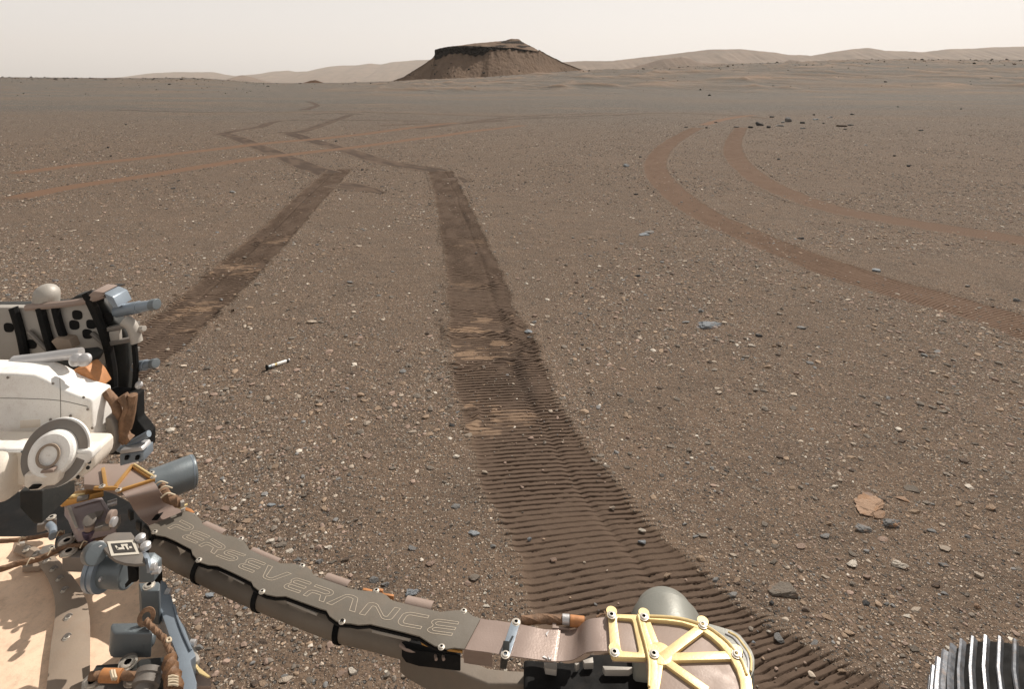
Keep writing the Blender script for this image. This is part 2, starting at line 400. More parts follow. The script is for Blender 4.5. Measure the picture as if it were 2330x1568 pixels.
# ------------------------------------------------------------------ the flat-topped butte, far hills, crater rim
def ridge_mat(name, c1, c2, scale, bump=0.0, dark=None):
    s = NT(name)
    n1 = s.noise(scale, 6, 0.6); base = s.mix(s.ramp(n1, 0.35, 0.65), c1, c2)
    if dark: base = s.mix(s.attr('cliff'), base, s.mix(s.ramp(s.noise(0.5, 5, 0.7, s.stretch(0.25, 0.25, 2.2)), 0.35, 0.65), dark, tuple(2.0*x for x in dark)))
    return s.done(base, 0.95, 0, s.bump(s.noise(scale*6, 7, 0.7), bump), 0.1)
BD = 800.0; PXM = BD/FPX
prof = [(870, 197), (896, 184), (918, 176), (945, 159.5), (969, 144), (984, 133), (989.5, 126), (990, 113.5), (1004.6, 109), (1026, 106.5), (1048, 102), (1080.6, 97), (1121, 93.5), (1148.5, 91.3), (1158, 88), (1165, 86.7), (1181, 87.3), (1189, 94), (1216, 107.6), (1243.6, 124), (1279, 141.6), (1311.5, 155), (1345, 166), (1390, 180), (1420, 190)]
px_, py_ = zip(*prof)
topx = [980, 990, 1004, 1030, 1060, 1100, 1130, 1160, 1200, 1217, 1226]; topy = [118, 114, 111, 108, 108, 109.5, 111, 112.5, 115.5, 117.5, 119]
botx = [980, 992, 1000, 1020, 1040, 1075, 1103, 1116, 1140, 1165, 1190, 1217, 1226]; boty = [118, 134, 136, 127, 123, 129, 128, 119, 115.5, 117, 118.5, 119, 119.2]
xs = np.arange(860, 1430, 0.8)
nst, ncl, ntp, nbk = 60, 22, 40, 30
rows = []; cl = []
for x in xs:
    c = np.interp(x, px_, py_)
    cliffy = 989 < x < 1226
    zc = CAMH+(HOR-c)*PXM
    zt = CAMH+(HOR-max(c, np.interp(x, topx, topy)))*PXM if cliffy else zc
    zb = CAMH+(HOR-max(c, np.interp(x, botx, boty)+1.6*math.sin(x*0.21)*math.sin(x*0.083)+1.1*math.sin(x*0.47)))*PXM if cliffy else zc
    g = -14.0
    fr = (x-989)/(1226-989)
    wob = 5*math.sin(x*0.035)+2.0*math.sin(x*0.09+1)
    # distance of the cliff foot in front of the crest line
    depth0 = -30*math.sin(math.pi*min(max(fr, 0), 1))-6+wob*0.6 if cliffy else -2.0
    t = np.linspace(0, 1, nst); zs = CAMH+(HOR-max(c, np.interp(x, botx, boty)))*PXM if cliffy else zc; run = (zs-g)/math.tan(R(33))
    s1 = np.stack([np.full(nst, x), BD+depth0-run*(1-t)**1.05, g+(zs-g)*t**1.08+(zb-zs)*np.clip((t-0.8)/0.2, 0, 1)], 1)
    t = np.linspace(0, 1, ncl)[1:]; s2 = np.stack([np.full(ncl-1, x), BD+depth0+2.0*t-1.5*np.sin(t*9), zb+(zt-zb)*t], 1)
    t = np.linspace(0, 1, ntp)[1:]; s3 = np.stack([np.full(ntp-1, x), BD+depth0+2+(12-depth0)*t, zt+(zc-zt)*t**0.8], 1)
    t = np.linspace(0, 1, nbk)[1:]; s4 = np.stack([np.full(nbk-1, x), BD+14+(zc-g)/math.tan(R(33))*t, zc+(g-zc)*t], 1)
    a = np.vstack([s1, s2, s3, s4])
    a[:, 0] = (x-CX)*PXM
    rows.append(a)
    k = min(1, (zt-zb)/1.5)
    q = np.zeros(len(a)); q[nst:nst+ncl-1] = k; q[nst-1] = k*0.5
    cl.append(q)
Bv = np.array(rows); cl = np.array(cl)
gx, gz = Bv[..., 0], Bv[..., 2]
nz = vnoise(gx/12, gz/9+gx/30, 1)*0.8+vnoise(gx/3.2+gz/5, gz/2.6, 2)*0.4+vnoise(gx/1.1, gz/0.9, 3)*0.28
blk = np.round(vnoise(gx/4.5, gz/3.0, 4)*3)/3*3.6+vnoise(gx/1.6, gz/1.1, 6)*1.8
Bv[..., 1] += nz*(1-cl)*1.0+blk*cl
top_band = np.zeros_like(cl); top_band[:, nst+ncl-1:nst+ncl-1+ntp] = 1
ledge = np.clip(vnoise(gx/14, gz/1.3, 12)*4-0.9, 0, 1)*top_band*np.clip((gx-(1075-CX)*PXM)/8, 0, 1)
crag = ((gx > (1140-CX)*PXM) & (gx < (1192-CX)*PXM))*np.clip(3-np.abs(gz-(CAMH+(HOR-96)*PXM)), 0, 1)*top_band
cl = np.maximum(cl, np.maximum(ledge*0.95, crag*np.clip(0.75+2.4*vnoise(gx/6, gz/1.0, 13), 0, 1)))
Bv[..., 2] += (vnoise(gx/2.2, Bv[..., 1]/3, 8)*0.35)*(Bv[..., 2] > 5)
me = np_mesh('butte', Bv.reshape(-1, 3), grid_faces(Bv.shape[0], Bv.shape[1]), False)
me.polygons.foreach_set('use_smooth', np.zeros(len(me.polygons), bool))
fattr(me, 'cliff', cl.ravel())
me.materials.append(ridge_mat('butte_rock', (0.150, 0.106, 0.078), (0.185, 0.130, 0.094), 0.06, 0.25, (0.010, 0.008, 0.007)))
link(bpy.data.objects.new('butte', me), kind='structure')

def far_ridge(name, pts, D, mat, depth, seed, jag=1.0, base=-60):
    px, py = zip(*pts); xs = np.linspace(px[0], px[-1], 700)
    y = np.interp(xs, px, py)+jag*(0.35*vnoise(xs/9, xs*0, seed)+0.2*vnoise(xs/3, xs*0, seed+1))
    zt = CAMH+(HOR-y)*D/FPX; X0 = (xs-CX)*D/FPX
    nf, nb = 34, 6; rows = []
    for t in np.linspace(0, 1, nf):
        gul = vnoise(X0/(D*0.018), np.full_like(X0, t*2.5), seed+2)*0.5+vnoise(X0/(D*0.006), np.full_like(X0, t*5), seed+3)*0.3
        rows.append(np.stack([X0*(1-0.0*t), D-depth*(1-t)+gul*depth*0.09*np.sin(math.pi*t)**0.7, base+(zt-base)*(t**1.25)], 1))
    for t in np.linspace(0, 1, nb)[1:]:
        rows.append(np.stack([X0, np.full_like(X0, D+depth*t), zt+(base-zt)*t], 1))
    me = np_mesh(name, np.vstack(rows), grid_faces(nf+nb-1, len(xs)), True)
    if me.polygons[100].normal.z < 0: me.flip_normals()
    me.materials.append(mat); return link(bpy.data.objects.new(name, me), kind='structure')
M_far = ridge_mat('far_rock', (0.13, 0.09, 0.065), (0.19, 0.13, 0.092), 0.004, 8)
rim = [(-900, 150), (-400, 168), (0, 176), (232, 177.6), (287, 176), (343, 167), (398, 164), (486, 164.6), (509, 169.5), (535, 173), (587, 169), (623, 163), (652, 160.7), (672, 163.6), (698, 163), (718, 158), (744, 152.5), (770, 150), (809, 149), (842, 145), (868, 147), (890, 141.8), (949, 137), (1060, 134), (1180, 140), (1279, 141.6), (1329, 139), (1392, 139), (1439, 133.4), (1522, 124), (1612, 113), (1683, 112), (1762, 119.6), (1798, 125.5), (1821, 125), (1845, 127.5), (1896, 118.4), (1935, 112.5), (1975, 109), (2014, 115.7), (2061, 117), (2101, 119), (2160, 111.7), (2219, 110.6), (2258, 107.8), (2330, 106), (2600, 112), (3100, 130)]
far_ridge('crater_rim', [p for p in rim if p[0] < 1190], 18000.0, M_far, 4000, 21)
far_ridge('crater_rim', [p for p in rim if p[0] > 1100], 10000.0, M_far, 2500, 22)
far_ridge('hill', [(1380, 168), (1427, 158), (1451, 150.7), (1502, 136), (1549.5, 130), (1569, 134), (1597, 144), (1668, 145), (1720, 150), (1760, 160)], 5500.0, M_far, 800, 31, base=-30)
far_ridge('hill', [(1735, 158), (1774, 144), (1798, 136), (1817, 138), (1840, 146), (1870, 158)], 6500.0, M_far, 700, 41, base=-30)
far_ridge('hill', [(470, 195), (508, 186), (535, 175), (551, 171.5), (570, 175), (595, 184), (620, 194)], 9000.0, M_far, 900, 51, base=-20)
M_mound = ridge_mat('mound_rock', (0.12, 0.076, 0.054), (0.15, 0.095, 0.066), 0.1, 0.5)
far_ridge('hill', [(665, 200), (683, 191), (697, 187), (708, 183.5), (718, 182.5), (726, 185), (740, 190), (760, 200)], 620.0, M_mound, 25, 61, 0.6, base=-8)
# ------------------------------------------------------------------ rocks
def ico(sub):
    bm = bmesh.new(); bmesh.ops.create_icosphere(bm, subdivisions=sub, radius=1.0)
    v = np.array([x.co[:] for x in bm.verts]); f = np.array([[q.index for q in p.verts] for p in bm.faces]); bm.free(); return v, f
I1, I2, I4 = ico(1), ico(2), ico(4)
def chip(v, g, cuts, lo=0.45, hi=0.85):
    v = v.copy()
    for _ in range(cuts):
        n = g.normal(size=3); n[2] *= 0.7; n /= np.linalg.norm(n); d = g.uniform(lo, hi)
        k = v@n; v = v-np.maximum(0, k-d)[:, None]*n[None, :]
    return v
def rock_shape(seed, base=I4, cuts=11, rough=0.05, pit=0.0):
    g = np.random.default_rng(seed); v, f = base; v = v*np.array([1, g.uniform(.7, 1), 1]); v = chip(v, g, cuts, 0.35, 0.8)
    tz = g.uniform(0.25, 0.5); n_ = np.array([g.normal()*0.18, g.normal()*0.18, 1.0]); n_ /= np.linalg.norm(n_); k_ = v@n_; v = v-np.maximum(0, k_-tz)[:, None]*n_[None, :]*0.85
    if rough:
        q = v*3.1+seed
        nz = vnoise(q[:, 0]+q[:, 2], q[:, 1]-q[:, 2]*0.7, seed)+0.5*vnoise(q[:, 0]*2.7+q[:, 2]*2, q[:, 1]*2.9-q[:, 2], seed+1)+0.35*vnoise(q[:, 0]*7+q[:, 2]*5, q[:, 1]*7-q[:, 2]*6, seed+2)
        v = v*(1+rough*nz[:, None])
        # layering: little horizontal steps
        v[:, 2] = v[:, 2]+0.25*rough*np.sin(v[:, 2]*17+nz)
    if pit:
        q = v*6; p = np.clip(vnoise(q[:, 0]+q[:, 2], q[:, 1]-q[:, 2], seed+9)*2-0.6, 0, 1); v = v*(1-pit*p[:, None])
    v = v-v.mean(0); ext = v.max(0)-v.min(0); return v/ext[0], f      # unit width
sR = NT('rock')
oi = sR.node('ShaderNodeObjectInfo')
nA = sR.noise(9, 6, 0.65); nB = sR.noise(2.2, 3, 0.5)
rb = sR.mix(sR.ramp(nA, 0.45, 0.8, 0, 0.4), oi.outputs['Color'], sR.mix(0.5, oi.outputs['Color'], (0.02, 0.018, 0.016)))
rb = sR.mix(sR.math('MULTIPLY', sR.ramp(nB, 0.52, 0.62), oi.outputs['Alpha']), rb, (0.34, 0.205, 0.125))
rb = sR.mix(sR.ramp(sR.noise(38, 3, 0.6), 0.62, 0.72, 0, 0.4), rb, (0.33, 0.28, 0.23))
M_rock = sR.done(rb, 0.85, 0, sR.bump(nA, 0.012, 0.8), 0.25)
CO = dict(dark=(0.062, 0.061, 0.062), slate=(0.215, 0.210, 0.205), blue=(0.25, 0.27, 0.29), grey=(0.195, 0.166, 0.138), tan=(0.33, 0.24, 0.17), pale=(0.43, 0.36, 0.29),
          white=(0.62, 0.56, 0.48), orange=(0.36, 0.24, 0.165), pink=(0.31, 0.225, 0.18), brown=(0.11, 0.082, 0.064))
variants = []
for i in range(14):
    v, f = rock_shape(100+i, cuts=9+i % 5, rough=0.035+0.02*(i % 3), pit=0.25 if i % 4 == 3 else 0)
    m_ = np_mesh('rock_shape', v, f, False); m_.materials.append(M_rock); variants.append(m_)
for i in range(4):
    v, f = rock_shape(300+i, cuts=8+i, rough=0.15+0.03*i, pit=0.18*(i % 2))
    m_ = np_mesh('rock_shape', v, f, False); m_.materials.append(M_rock); variants.append(m_)
occupied = []
def put_rock(x, y, wpx, hr, colr, label=None, group=None, name='rock', var=None, rz=None, depth=None, dusty=0.25, cat='rock', sunk=0.3):
    """x, y: photo position of the rock's middle; wpx: its width in the photo; hr: height / width"""
    p = G(x, y); w = wpx*p.y/FPX
    z0 = float(land(np.array([p.x]), np.array([p.y]))[0])
    if p.y > 60:      # far slopes: step out until the ground is met
        for d in np.arange(60, 345, 1.0):
            X_ = (x-CX)/FPX*d
            zz = float(land(np.array([X_]), np.array([d]))[0])
            if CAMH-(y-HOR)/FPX*d <= zz: p = Vector((X_, d, zz)); z0 = zz; w = wpx*d/FPX; break
    o = bpy.data.objects.new(name, variants[(var if var is not None else random.randrange(16))])
    dpt = depth if depth is not None else random.uniform(0.6, 0.85)
    h = w*hr*(0.78 if p.y < 14 else 1.25)
    o.scale = (w, w*dpt, h*1.35); o.location = (p.x, p.y, z0+h*(0.5-sunk))
    o.rotation_euler = (random.uniform(-.12, .12), random.uniform(-.12, .12), rz if rz is not None else random.uniform(-0.5, 0.5)+random.choice((0, math.pi)))
    c = CO[colr]; k = random.uniform(0.88, 1.12); o.color = (c[0]*k, c[1]*k, c[2]*k, dusty)
    occupied.append((p.x, p.y, w*0.5))
    return link(o, label=label, cat=cat, group=group)
def rk(z, x, y, w, hr, c, label, **k):
    X_, Y_ = T1(z, x, y); s = 1/Z[z][2]/1.5803
    put_rock(X_, Y_, w*s, hr, c, label, **k)
rk('zr', 415, 305, 235, .16, 'orange', 'widest flat slab with orange dust half buried at lower right', dusty=1, var=15, depth=.8, rz=0.1)
rk('zr', 480, 357, 118, .22, 'orange', 'small orange topped slab touching the near edge of the widest flat slab', dusty=.8, var=1, rz=.2)
rk('zr', 575, 430, 138, .42, 'slate', 'grey wedge rock with orange patches in front of the widest flat slab', dusty=1, var=16, rz=.1)
rk('zr', 382, 462, 112, .36, 'slate', 'rounded blue grey rock left of the grey wedge rock', dusty=.5, var=15)
rk('zr', 655, 258, 88, .18, 'orange', 'smooth flat orange stone right of the widest flat slab', dusty=1, var=5)
rk('zr', 740, 347, 74, .3, 'tan', 'tan pointed stone beside the disturbed sand at lower right', dusty=.6)
rk('zr', 192, 178, 52, .6, 'white', 'white pitted stone up and left of the widest flat slab', var=3)
rk('zr', 315, 702, 84, .34, 'white', 'bright white wedge stone below the grey wedge rock', dusty=0)
rk('zr', 618, 705, 115, .38, 'white', 'blocky white stone with rusty speckles at lower right', dusty=.8, var=17)
rk('zr', 725, 196, 92, .26, 'grey', 'long grey flat stone behind the smooth flat orange stone', dusty=.1)
rk('zr', 425, 229, 80, .14, 'pink', 'flat pinkish stone just behind the widest flat slab', dusty=.8)
rk('zr', 1255, 325, 85, .36, 'tan', 'tan stone with raised rim near the right edge of the plain', dusty=.6)
rk('zr', 1035, 295, 68, .3, 'tan', 'low tan stone left of the rimmed tan stone near the right edge', dusty=.4)
rk('zr', 1185, 780, 74, .4, 'pale', 'smooth pale stone tapering to the right at lower right', dusty=.3)
rk('zr', 938, 592, 74, .28, 'pale', 'pale ragged stone with dark underside at lower right', dusty=.3)
rk('zr', 855, 476, 60, .26, 'slate', 'flat slate stone right of the grey wedge rock', dusty=.1)
rk('zr', 1097, 513, 42, .42, 'slate', 'small smooth slate stone at right of the wedge rock group', dusty=0)
rk('zr', 925, 702, 66, .35, 'slate', 'dark knobbly stone right of the rust speckled white block', dusty=.6, var=7)
rk('zr', 405, 966, 62, .3, 'dark', 'dark greenish flake stone among lower right gravel', dusty=0)
rk('zr', 545, 975, 40, .55, 'slate', 'round pitted slate stone right of the dark greenish flake', dusty=0, var=3)
rk('zr', 55, 1252, 78, .32, 'slate', 'layered grey stone beside the end of the cleat marks', dusty=.2)
rk('zr', 740, 1288, 58, .45, 'grey', 'smooth light grey stone near the bottom edge left of the ribbed wheel', dusty=0)
rk('zr', 632, 870, 52, .55, 'pink', 'pinkish white crumbly stone below the rust speckled block', dusty=.3, var=3)
rk('zr', 885, 842, 74, .28, 'brown', 'thin dark layered stone at right lower gravel', dusty=.2)
rk('zr', 752, 1010, 84, .2, 'pale', 'long thin pale sliver stone at lower right', dusty=.4, rz=.05)
rk('zr', 940, 898, 56, .3, 'slate', 'grey pointed stone beside the thin layered stone', dusty=0)
rk('zr', 1098, 908, 44, .5, 'grey', 'light grey knobbly stone near the right edge', dusty=.1, var=7)
rk('zr', 320, 838, 56, .4, 'grey', 'angular grey brown stone below the bright white wedge', dusty=.4)
rk('zr', 408, 788, 50, .45, 'pink', 'pinkish angular stone between the two white stones', dusty=.4)
rk('zr', 150, 425, 42, .7, 'tan', 'upright tan chip left of the rounded blue grey rock', dusty=.5)
rk('zr', 1165, 990, 46, .7, 'orange', 'orange brown lump near the right edge above the wheel', dusty=.9)
rk('zk', 550, 905, 160, .30, 'blue', 'broad pale blue mound shaped rock right of the long track', var=16, dusty=.45, sunk=.42, rz=.3)
rk('zk', 505, 822, 42, .5, 'slate', 'small dark rock behind the broad blue mound rock', dusty=0)
rk('zk', 422, 882, 54, .22, 'slate', 'flat dark flake left of the broad blue mound rock', dusty=0)
rk('zk', 210, 380, 62, .3, 'slate', 'upper flat slate rock of the leaning pair on the plain', dusty=.3, rz=.2)
rk('zk', 182, 395, 62, .22, 'blue', 'lower pale slate rock of the leaning pair on the plain', dusty=.1)
rk('zk', 833, 957, 42, .45, 'dark', 'smooth black stone right of the broad blue mound rock', dusty=0)
rk('zk', 1498, 598, 46, .45, 'blue', 'bright bluish white rock beside the wide reddish track', dusty=0)
rk('zk', 1070, 413, 36, .5, 'dark', 'dark pitted rock between the two reddish tracks', dusty=0, var=3)
rk('zk', 1075, 911, 50, .32, 'slate', 'smooth slate stone on gravel below the wide reddish track', dusty=0)
rk('zk', 790, 1012, 42, .5, 'white', 'white stone with black holes right of the long track', dusty=0, var=3)
rk('zk', 917, 1014, 28, .7, 'tan', 'stubby tan stone right of the white holed stone', dusty=.3)
rk('zk', 1222, 458, 40, .25, 'tan', 'thin tan shard between the two reddish tracks', dusty=.8)
rk('zk', 145, 625, 36, .5, 'dark', 'dark rock on gravel left of the wide reddish track', dusty=0)
rk('zk', 160, 584, 26, .6, 'grey', 'light grey stone just behind a dark rock on gravel', dusty=0)
rk('zk', 285, 548, 24, .5, 'slate', 'tiny slate stone near the wide reddish track', dusty=0)
rk('zk', 2012, 684, 34, .45, 'slate', 'slate rock above the wide reddish track near the right edge', dusty=0)
rk('zk', 2290, 765, 44, .6, 'slate', 'dark grey rock at the right end of the wide reddish track', dusty=0)
rk('zk', 1705, 373, 24, .5, 'white', 'small white rock above the wide reddish track', dusty=0)
rk('zk', 135, 160, 26, .5, 'dark', 'dark rock left of the bend of the reddish track', dusty=0)
rk('zk', 2180, 965, 26, .8, 'grey', 'squat grey rock at the right edge below the reddish track', dusty=0)
for i, (x, y, w, h, c, lb) in enumerate([(850, 567, 46, .55, 'dark', 'black boulder with sloping top in the far boulder cluster'), (905, 580, 38, .4, 'dark', 'low black boulder right of the sloping black boulder'),
        (804, 580, 38, .32, 'dark', 'flat black boulder left of the sloping black boulder'), (1022, 544, 38, .75, 'slate', 'tallest square grey boulder of the far boulder cluster'),
        (990, 550, 28, .45, 'slate', 'small boulder at the left foot of the tallest square boulder'), (925, 520, 28, .35, 'dark', 'flat dark boulder behind the far boulder cluster'),
        (1105, 554, 30, .45, 'dark', 'dark boulder right of the tallest square boulder'), (1178, 534, 34, .3, 'blue', 'pale bluish flat boulder in the far cluster'),
        (1262, 524, 34, .28, 'slate', 'flat slate boulder at the right of the far cluster'), (1390, 506, 22, .35, 'dark', 'small dark boulder beyond the right of the far cluster'),
        (1168, 508, 14, .6, 'dark', 'small dark knob behind the pale bluish flat boulder'), (968, 571, 46, .2, 'slate', 'long flat ledge stone between the black and the square boulders'),
        (1100, 585, 30, .35, 'slate', 'low slate stone in front of the far cluster'), (1325, 573, 62, .2, 'brown', 'long low brown ledge at the edge of the sand drift'),
        (1380, 568, 36, .28, 'dark', 'dark end stone of the ledge at the sand drift'), (1348, 590, 20, .4, 'dark', 'small dark stone in front of the sand drift'),
        (1715, 803, 26, .5, 'dark', 'dark round rock on the right plain'), (1635, 747, 18, .5, 'dark', 'little dark rock behind the round one on the right plain'),
        (965, 766, 26, .35, 'dark', 'dark flat rock between the two curving reddish tracks'), (1468, 679, 28, .3, 'slate', 'slate flake on the plain right of the reddish tracks'),
        (82, 805, 40, .45, 'blue', 'blue white rock beside the left reddish track curve'), (165, 748, 18, .5, 'dark', 'small black rock left of the reddish track curve'),
        (1785, 596, 38, .2, 'dark', 'thin dark ledge far on the right plain'), (720, 578, 30, .35, 'slate', 'low slate rock at the end of the right reddish track'),
        (600, 552, 22, .4, 'slate', 'slate rock between the far ends of the reddish tracks'), (430, 578, 26, .25, 'dark', 'flat dark stone near the end of the left reddish track'),
        (548, 581, 16, .5, 'dark', 'dark pebble rock right of the end of the left reddish track'), (2018, 478, 14, .6, 'dark', 'black boulder far at the right edge'),
        (1655, 464, 14, .4, 'dark', 'flat black boulder far on the right plain'), (1225, 556, 14, .5, 'dark', 'tiny dark boulder right of the cluster middle'),
        (583, 255, 16, .5, 'dark', 'dark outcrop block on the far dune slope'), (712, 236, 24, .35, 'slate', 'ledge block on the crest of the far slope'),
        (1052, 252, 26, .35, 'slate', 'pale ledge block on the far slope under the rim hills'), (1400, 280, 14, .5, 'dark', 'dark block among the far dunes')]):
    rk('zh', x, y, w, h, c, lb, dusty=.1, name='boulder' if i < 16 else 'rock', cat='boulder' if i < 16 else 'rock')
rk('zt', 75, 535, 78, .3, 'dark', 'flat dark slab on gravel above the rover turret', dusty=.05)
rk('zt', 1672, 856, 98, .32, 'pale', 'crumbly pale rock on gravel between the two dark tracks', dusty=.4, var=11)
rk('zt', 2078, 212, 56, .3, 'pale', 'pale flat stone near the scuffed long track', dusty=.1)
rk('zt', 2005, 520, 58, .35, 'slate', 'grey blue rock of a pair above the crumbly pale rock', dusty=.1)
rk('zt', 2003, 548, 60, .2, 'grey', 'flat grey rock in front of a grey blue rock', dusty=.1)
rk('zt', 886, 84, 36, .4, 'blue', 'small blue rock left of the left track', dusty=0)
rk('zt', 1466, 831, 48, .2, 'pink', 'thin reddish flake left of the crumbly pale rock', dusty=.3)
rk('zt', 1573, 1222, 30, .5, 'tan', 'tan pebble just right of the dropped metal tube', dusty=.2)
rk('zt', 833, 1306, 32, .55, 'tan', 'round orange tan pebble left of the dropped metal tube', dusty=.5)
rk('zt', 1435, 1100, 36, .55, 'grey', 'pitted grey stone above the dropped metal tube', dusty=0, var=3)
rk('zt', 635, 560, 38, .45, 'pink', 'pinkish stone at the left edge of the left track', dusty=.2)
rk('zt', 160, 563, 36, .3, 'white', 'broken white stone below the flat dark slab', dusty=0)
rk('zt', 1745, 1465, 36, .55, 'tan', 'chunky tan stone below right of the dropped tube', dusty=.4)
rk('zw', 600, 532, 38, .45, 'slate', 'bluish rock on the left plain between reddish and dark tracks', dusty=0)
rk('zw', 627, 489, 20, .5, 'dark', 'dark stone behind the bluish rock on the left plain', dusty=0)
rk('zw', 222, 298, 20, .5, 'dark', 'dark rock above the upper left reddish track', dusty=0)
rk('zw', 238, 340, 20, .4, 'dark', 'dark rock beneath the dark one above the left reddish track', dusty=0)
rk('zw', 943, 552, 34, .5, 'slate', 'cluster forming slate stone on the left plain', dusty=0)
rk('zw', 867, 560, 20, .5, 'slate', 'slate pebble left of the slate stone on the left plain', dusty=0)
rk('zw', 1690, 421, 18, .5, 'dark', 'dark stone between the turning marks of the dark tracks', dusty=0)
rk('zw', 1540, 256, 18, .5, 'dark', 'dark stone between the crossing of tracks', dusty=0)
rk('zw', 2265, 522, 26, .6, 'slate', 'mottled slate stone right of the long track start', dusty=.1, var=3)
rk('zw', 1803, 514, 24, .3, 'dark', 'flat dark stone right of the scuffed wheel turn mark', dusty=0)
rk('zw', 325, 159, 12, .5, 'dark', 'distant dark stone on the left plain', dusty=0)
rk('zm', 740, 728, 56, .45, 'blue', 'pale blue rock just right of the scuffed long track', dusty=0)
rk('zm', 760, 679, 32, .35, 'white', 'white flat stone behind the pale blue rock', dusty=0)
rk('zm', 745, 764, 34, .4, 'slate', 'slate stone in front of the pale blue rock', dusty=0)
rk('zm', 820, 946, 34, .55, 'tan', 'rounded tan stone right of the long track', dusty=.2)
rk('zm', 178, 933, 40, .35, 'pale', 'smooth pale stone left of the long track', dusty=.1)
rk('zm', 256, 973, 38, .45, 'grey', 'light grey stone touching the left edge of the long track', dusty=0)
rk('zm', 228, 1352, 44, .5, 'dark', 'dark crumbly stone left of the long track', dusty=0, var=7)
rk('zm', 338, 1421, 52, .5, 'pale', 'pale lumpy stone at the left edge of the long track', dusty=.2)
rk('zm', 260, 1558, 46, .45, 'white', 'white chip left of the long track', dusty=.2)
rk('zm', 512, 202, 26, .4, 'slate', 'small slate stone above the pale blue rock', dusty=0)
rk('zm', 1095, 815, 20, .6, 'dark', 'black pebble right of the pale blue rock', dusty=0)
rk('zn', 322, 1092, 92, .32, 'blue', 'large blue grey angular stone left of the wide cleat marks', dusty=0, var=5)
rk('zn', 186, 888, 72, .35, 'slate', 'dark ragged stone left of the wide cleat marks', dusty=.1)
rk('zn', 190, 514, 48, .5, 'white', 'white angular stone left of the cleat marks', dusty=0)
rk('zn', 405, 628, 52, .4, 'pale', 'pale pitted stone lying on the left edge of the cleat marks', dusty=.1, var=3)
rk('zn', 1366, 890, 48, .6, 'pale', 'pale stone pressed into the right edge of the cleat marks', dusty=.2)
rk('zn', 1590, 1056, 56, .4, 'white', 'white stone on the right edge of the cleat marks', dusty=.3)
rk('zn', 1590, 1140, 62, .5, 'blue', 'light blue stone pressed into the cleat marks', dusty=0, sunk=.42)
rk('zn', 1775, 1396, 74, .4, 'tan', 'tan pitted stone pressed in the cleat marks behind the olive motor', dusty=.4, var=3)
rk('zn', 915, 1280, 54, .3, 'pink', 'pinkish stone pressed flat in the middle of the cleat marks', dusty=.5, sunk=.44)
rk('zn', 322, 1425, 82, .3, 'grey', 'long grey stone left of the cleat marks above the arm', dusty=.1)
rk('zn', 466, 1187, 52, .5, 'slate', 'slate stone touching the left edge of wide cleat marks', dusty=0)
rk('zn', 1906, 1006, 42, .6, 'slate', 'dark pitted stone right of the wide cleat marks', dusty=0, var=3)
rk('zn', 1222, 527, 58, .22, 'grey', 'thin grey blade stone across the right edge of the cleat marks', dusty=0)
rk('zn', 738, 1128, 36, .6, 'blue', 'small blue chip pressed in the cleat marks', dusty=0, sunk=.4)
rk('zn', 280, 1010, 44, .5, 'grey', 'knobbly grey stone behind the large blue grey angular stone', dusty=.1, var=7)
rk('zn', 272, 1470, 60, .45, 'pink', 'rounded pinkish stone left of the cleat marks above the arm', dusty=.7)
rk('z5', 2130, 292, 238, .26, 'grey', 'long pale grey ridge shaped rock right of the olive motor', var=14, dusty=.4, rz=3.2)
rk('z5', 1712, 322, 104, .4, 'slate', 'slate rock between olive motor and the long pale grey rock', dusty=.2)
rk('z5', 1572, 192, 72, .5, 'slate', 'dark tilted flake behind the slate rock near the olive motor', dusty=0)
rk('z5', 1450, 14, 84, .45, 'tan', 'tan ragged rock at the right edge of the cleat marks', dusty=.3)
rk('z5', 2055, 36, 78, .4, 'grey', 'smooth grey rock behind the long pale grey rock', dusty=0)
rk('z5', 2100, 680, 84, .3, 'slate', 'thin slate rock near the bottom right cleat marks', dusty=0)
rk('z5', 1885, 716, 36, .4, 'blue', 'tiny bluish chip beside the round drum', dusty=0)
rk('z5', 2015, 625, 42, .4, 'white', 'small white stone right of the round drum', dusty=0)
rk('z5', 2035, 385, 46, .8, 'dark', 'dark upright shard below the long pale grey rock', dusty=0)
rk('z4', 970, 490, 136, .32, 'blue', 'bright bluish white rock just behind the arm plate', var=17, dusty=.1)
rk('z4', 626, 372, 92, .5, 'slate', 'dark blocky rock behind the arm plate', dusty=.1)
rk('z4', 745, 412, 84, .5, 'slate', 'dark grey crumbly rock right of the dark blocky rock', dusty=.1, var=7)
rk('z4', 1162, 215, 88, .36, 'pink', 'oval pinkish grey stone left of the cleat marks', dusty=.3)
rk('z4', 1565, 342, 94, .34, 'grey', 'grey brown flat rock left of the cleat marks behind the flex strap', dusty=.5)
rk('z4', 437, 1226, 110, .32, 'white', 'whitish tapering rock below the arm near the bottom edge', dusty=.2)
rk('z4', 330, 1238, 110, .2, 'pink', 'pinkish flake left of the whitish tapering rock', dusty=.6)
rk('z4', 1090, 1190, 84, .36, 'grey', 'light grey layered rock below the arm', dusty=.1)
rk('z4', 1682, 606, 72, .3, 'white', 'pale pitted stone behind the copper coloured strap', dusty=.1, var=3)
rk('z4', 125, 200, 62, .6, 'slate', 'slate lump up left of the dark blocky rock', dusty=.1)
rk('z4', 215, 66, 76, .4, 'white', 'white ragged stone up left of the slate lump', dusty=.1, var=7)
rk('z3', 1535, 128, 46, .6, 'white', 'white chip stone beyond the lettered plate', dusty=0)
rk('z3', 1295, 466, 76, .3, 'pale', 'pale yellowish elongated stone behind the lettered plate', dusty=.5)
rk('z3', 1240, 316, 92, .32, 'blue', 'low blue grey patchy stone behind the lettered plate', dusty=.1, sunk=.4)
rk('z3', 820, 352, 86, .3, 'pink', 'low pinkish flat stone near the first letter of the plate', dusty=.6, sunk=.4)
rk('z3', 660, 344, 62, .35, 'grey', 'grey oval stone near the cable bundle', dusty=0)
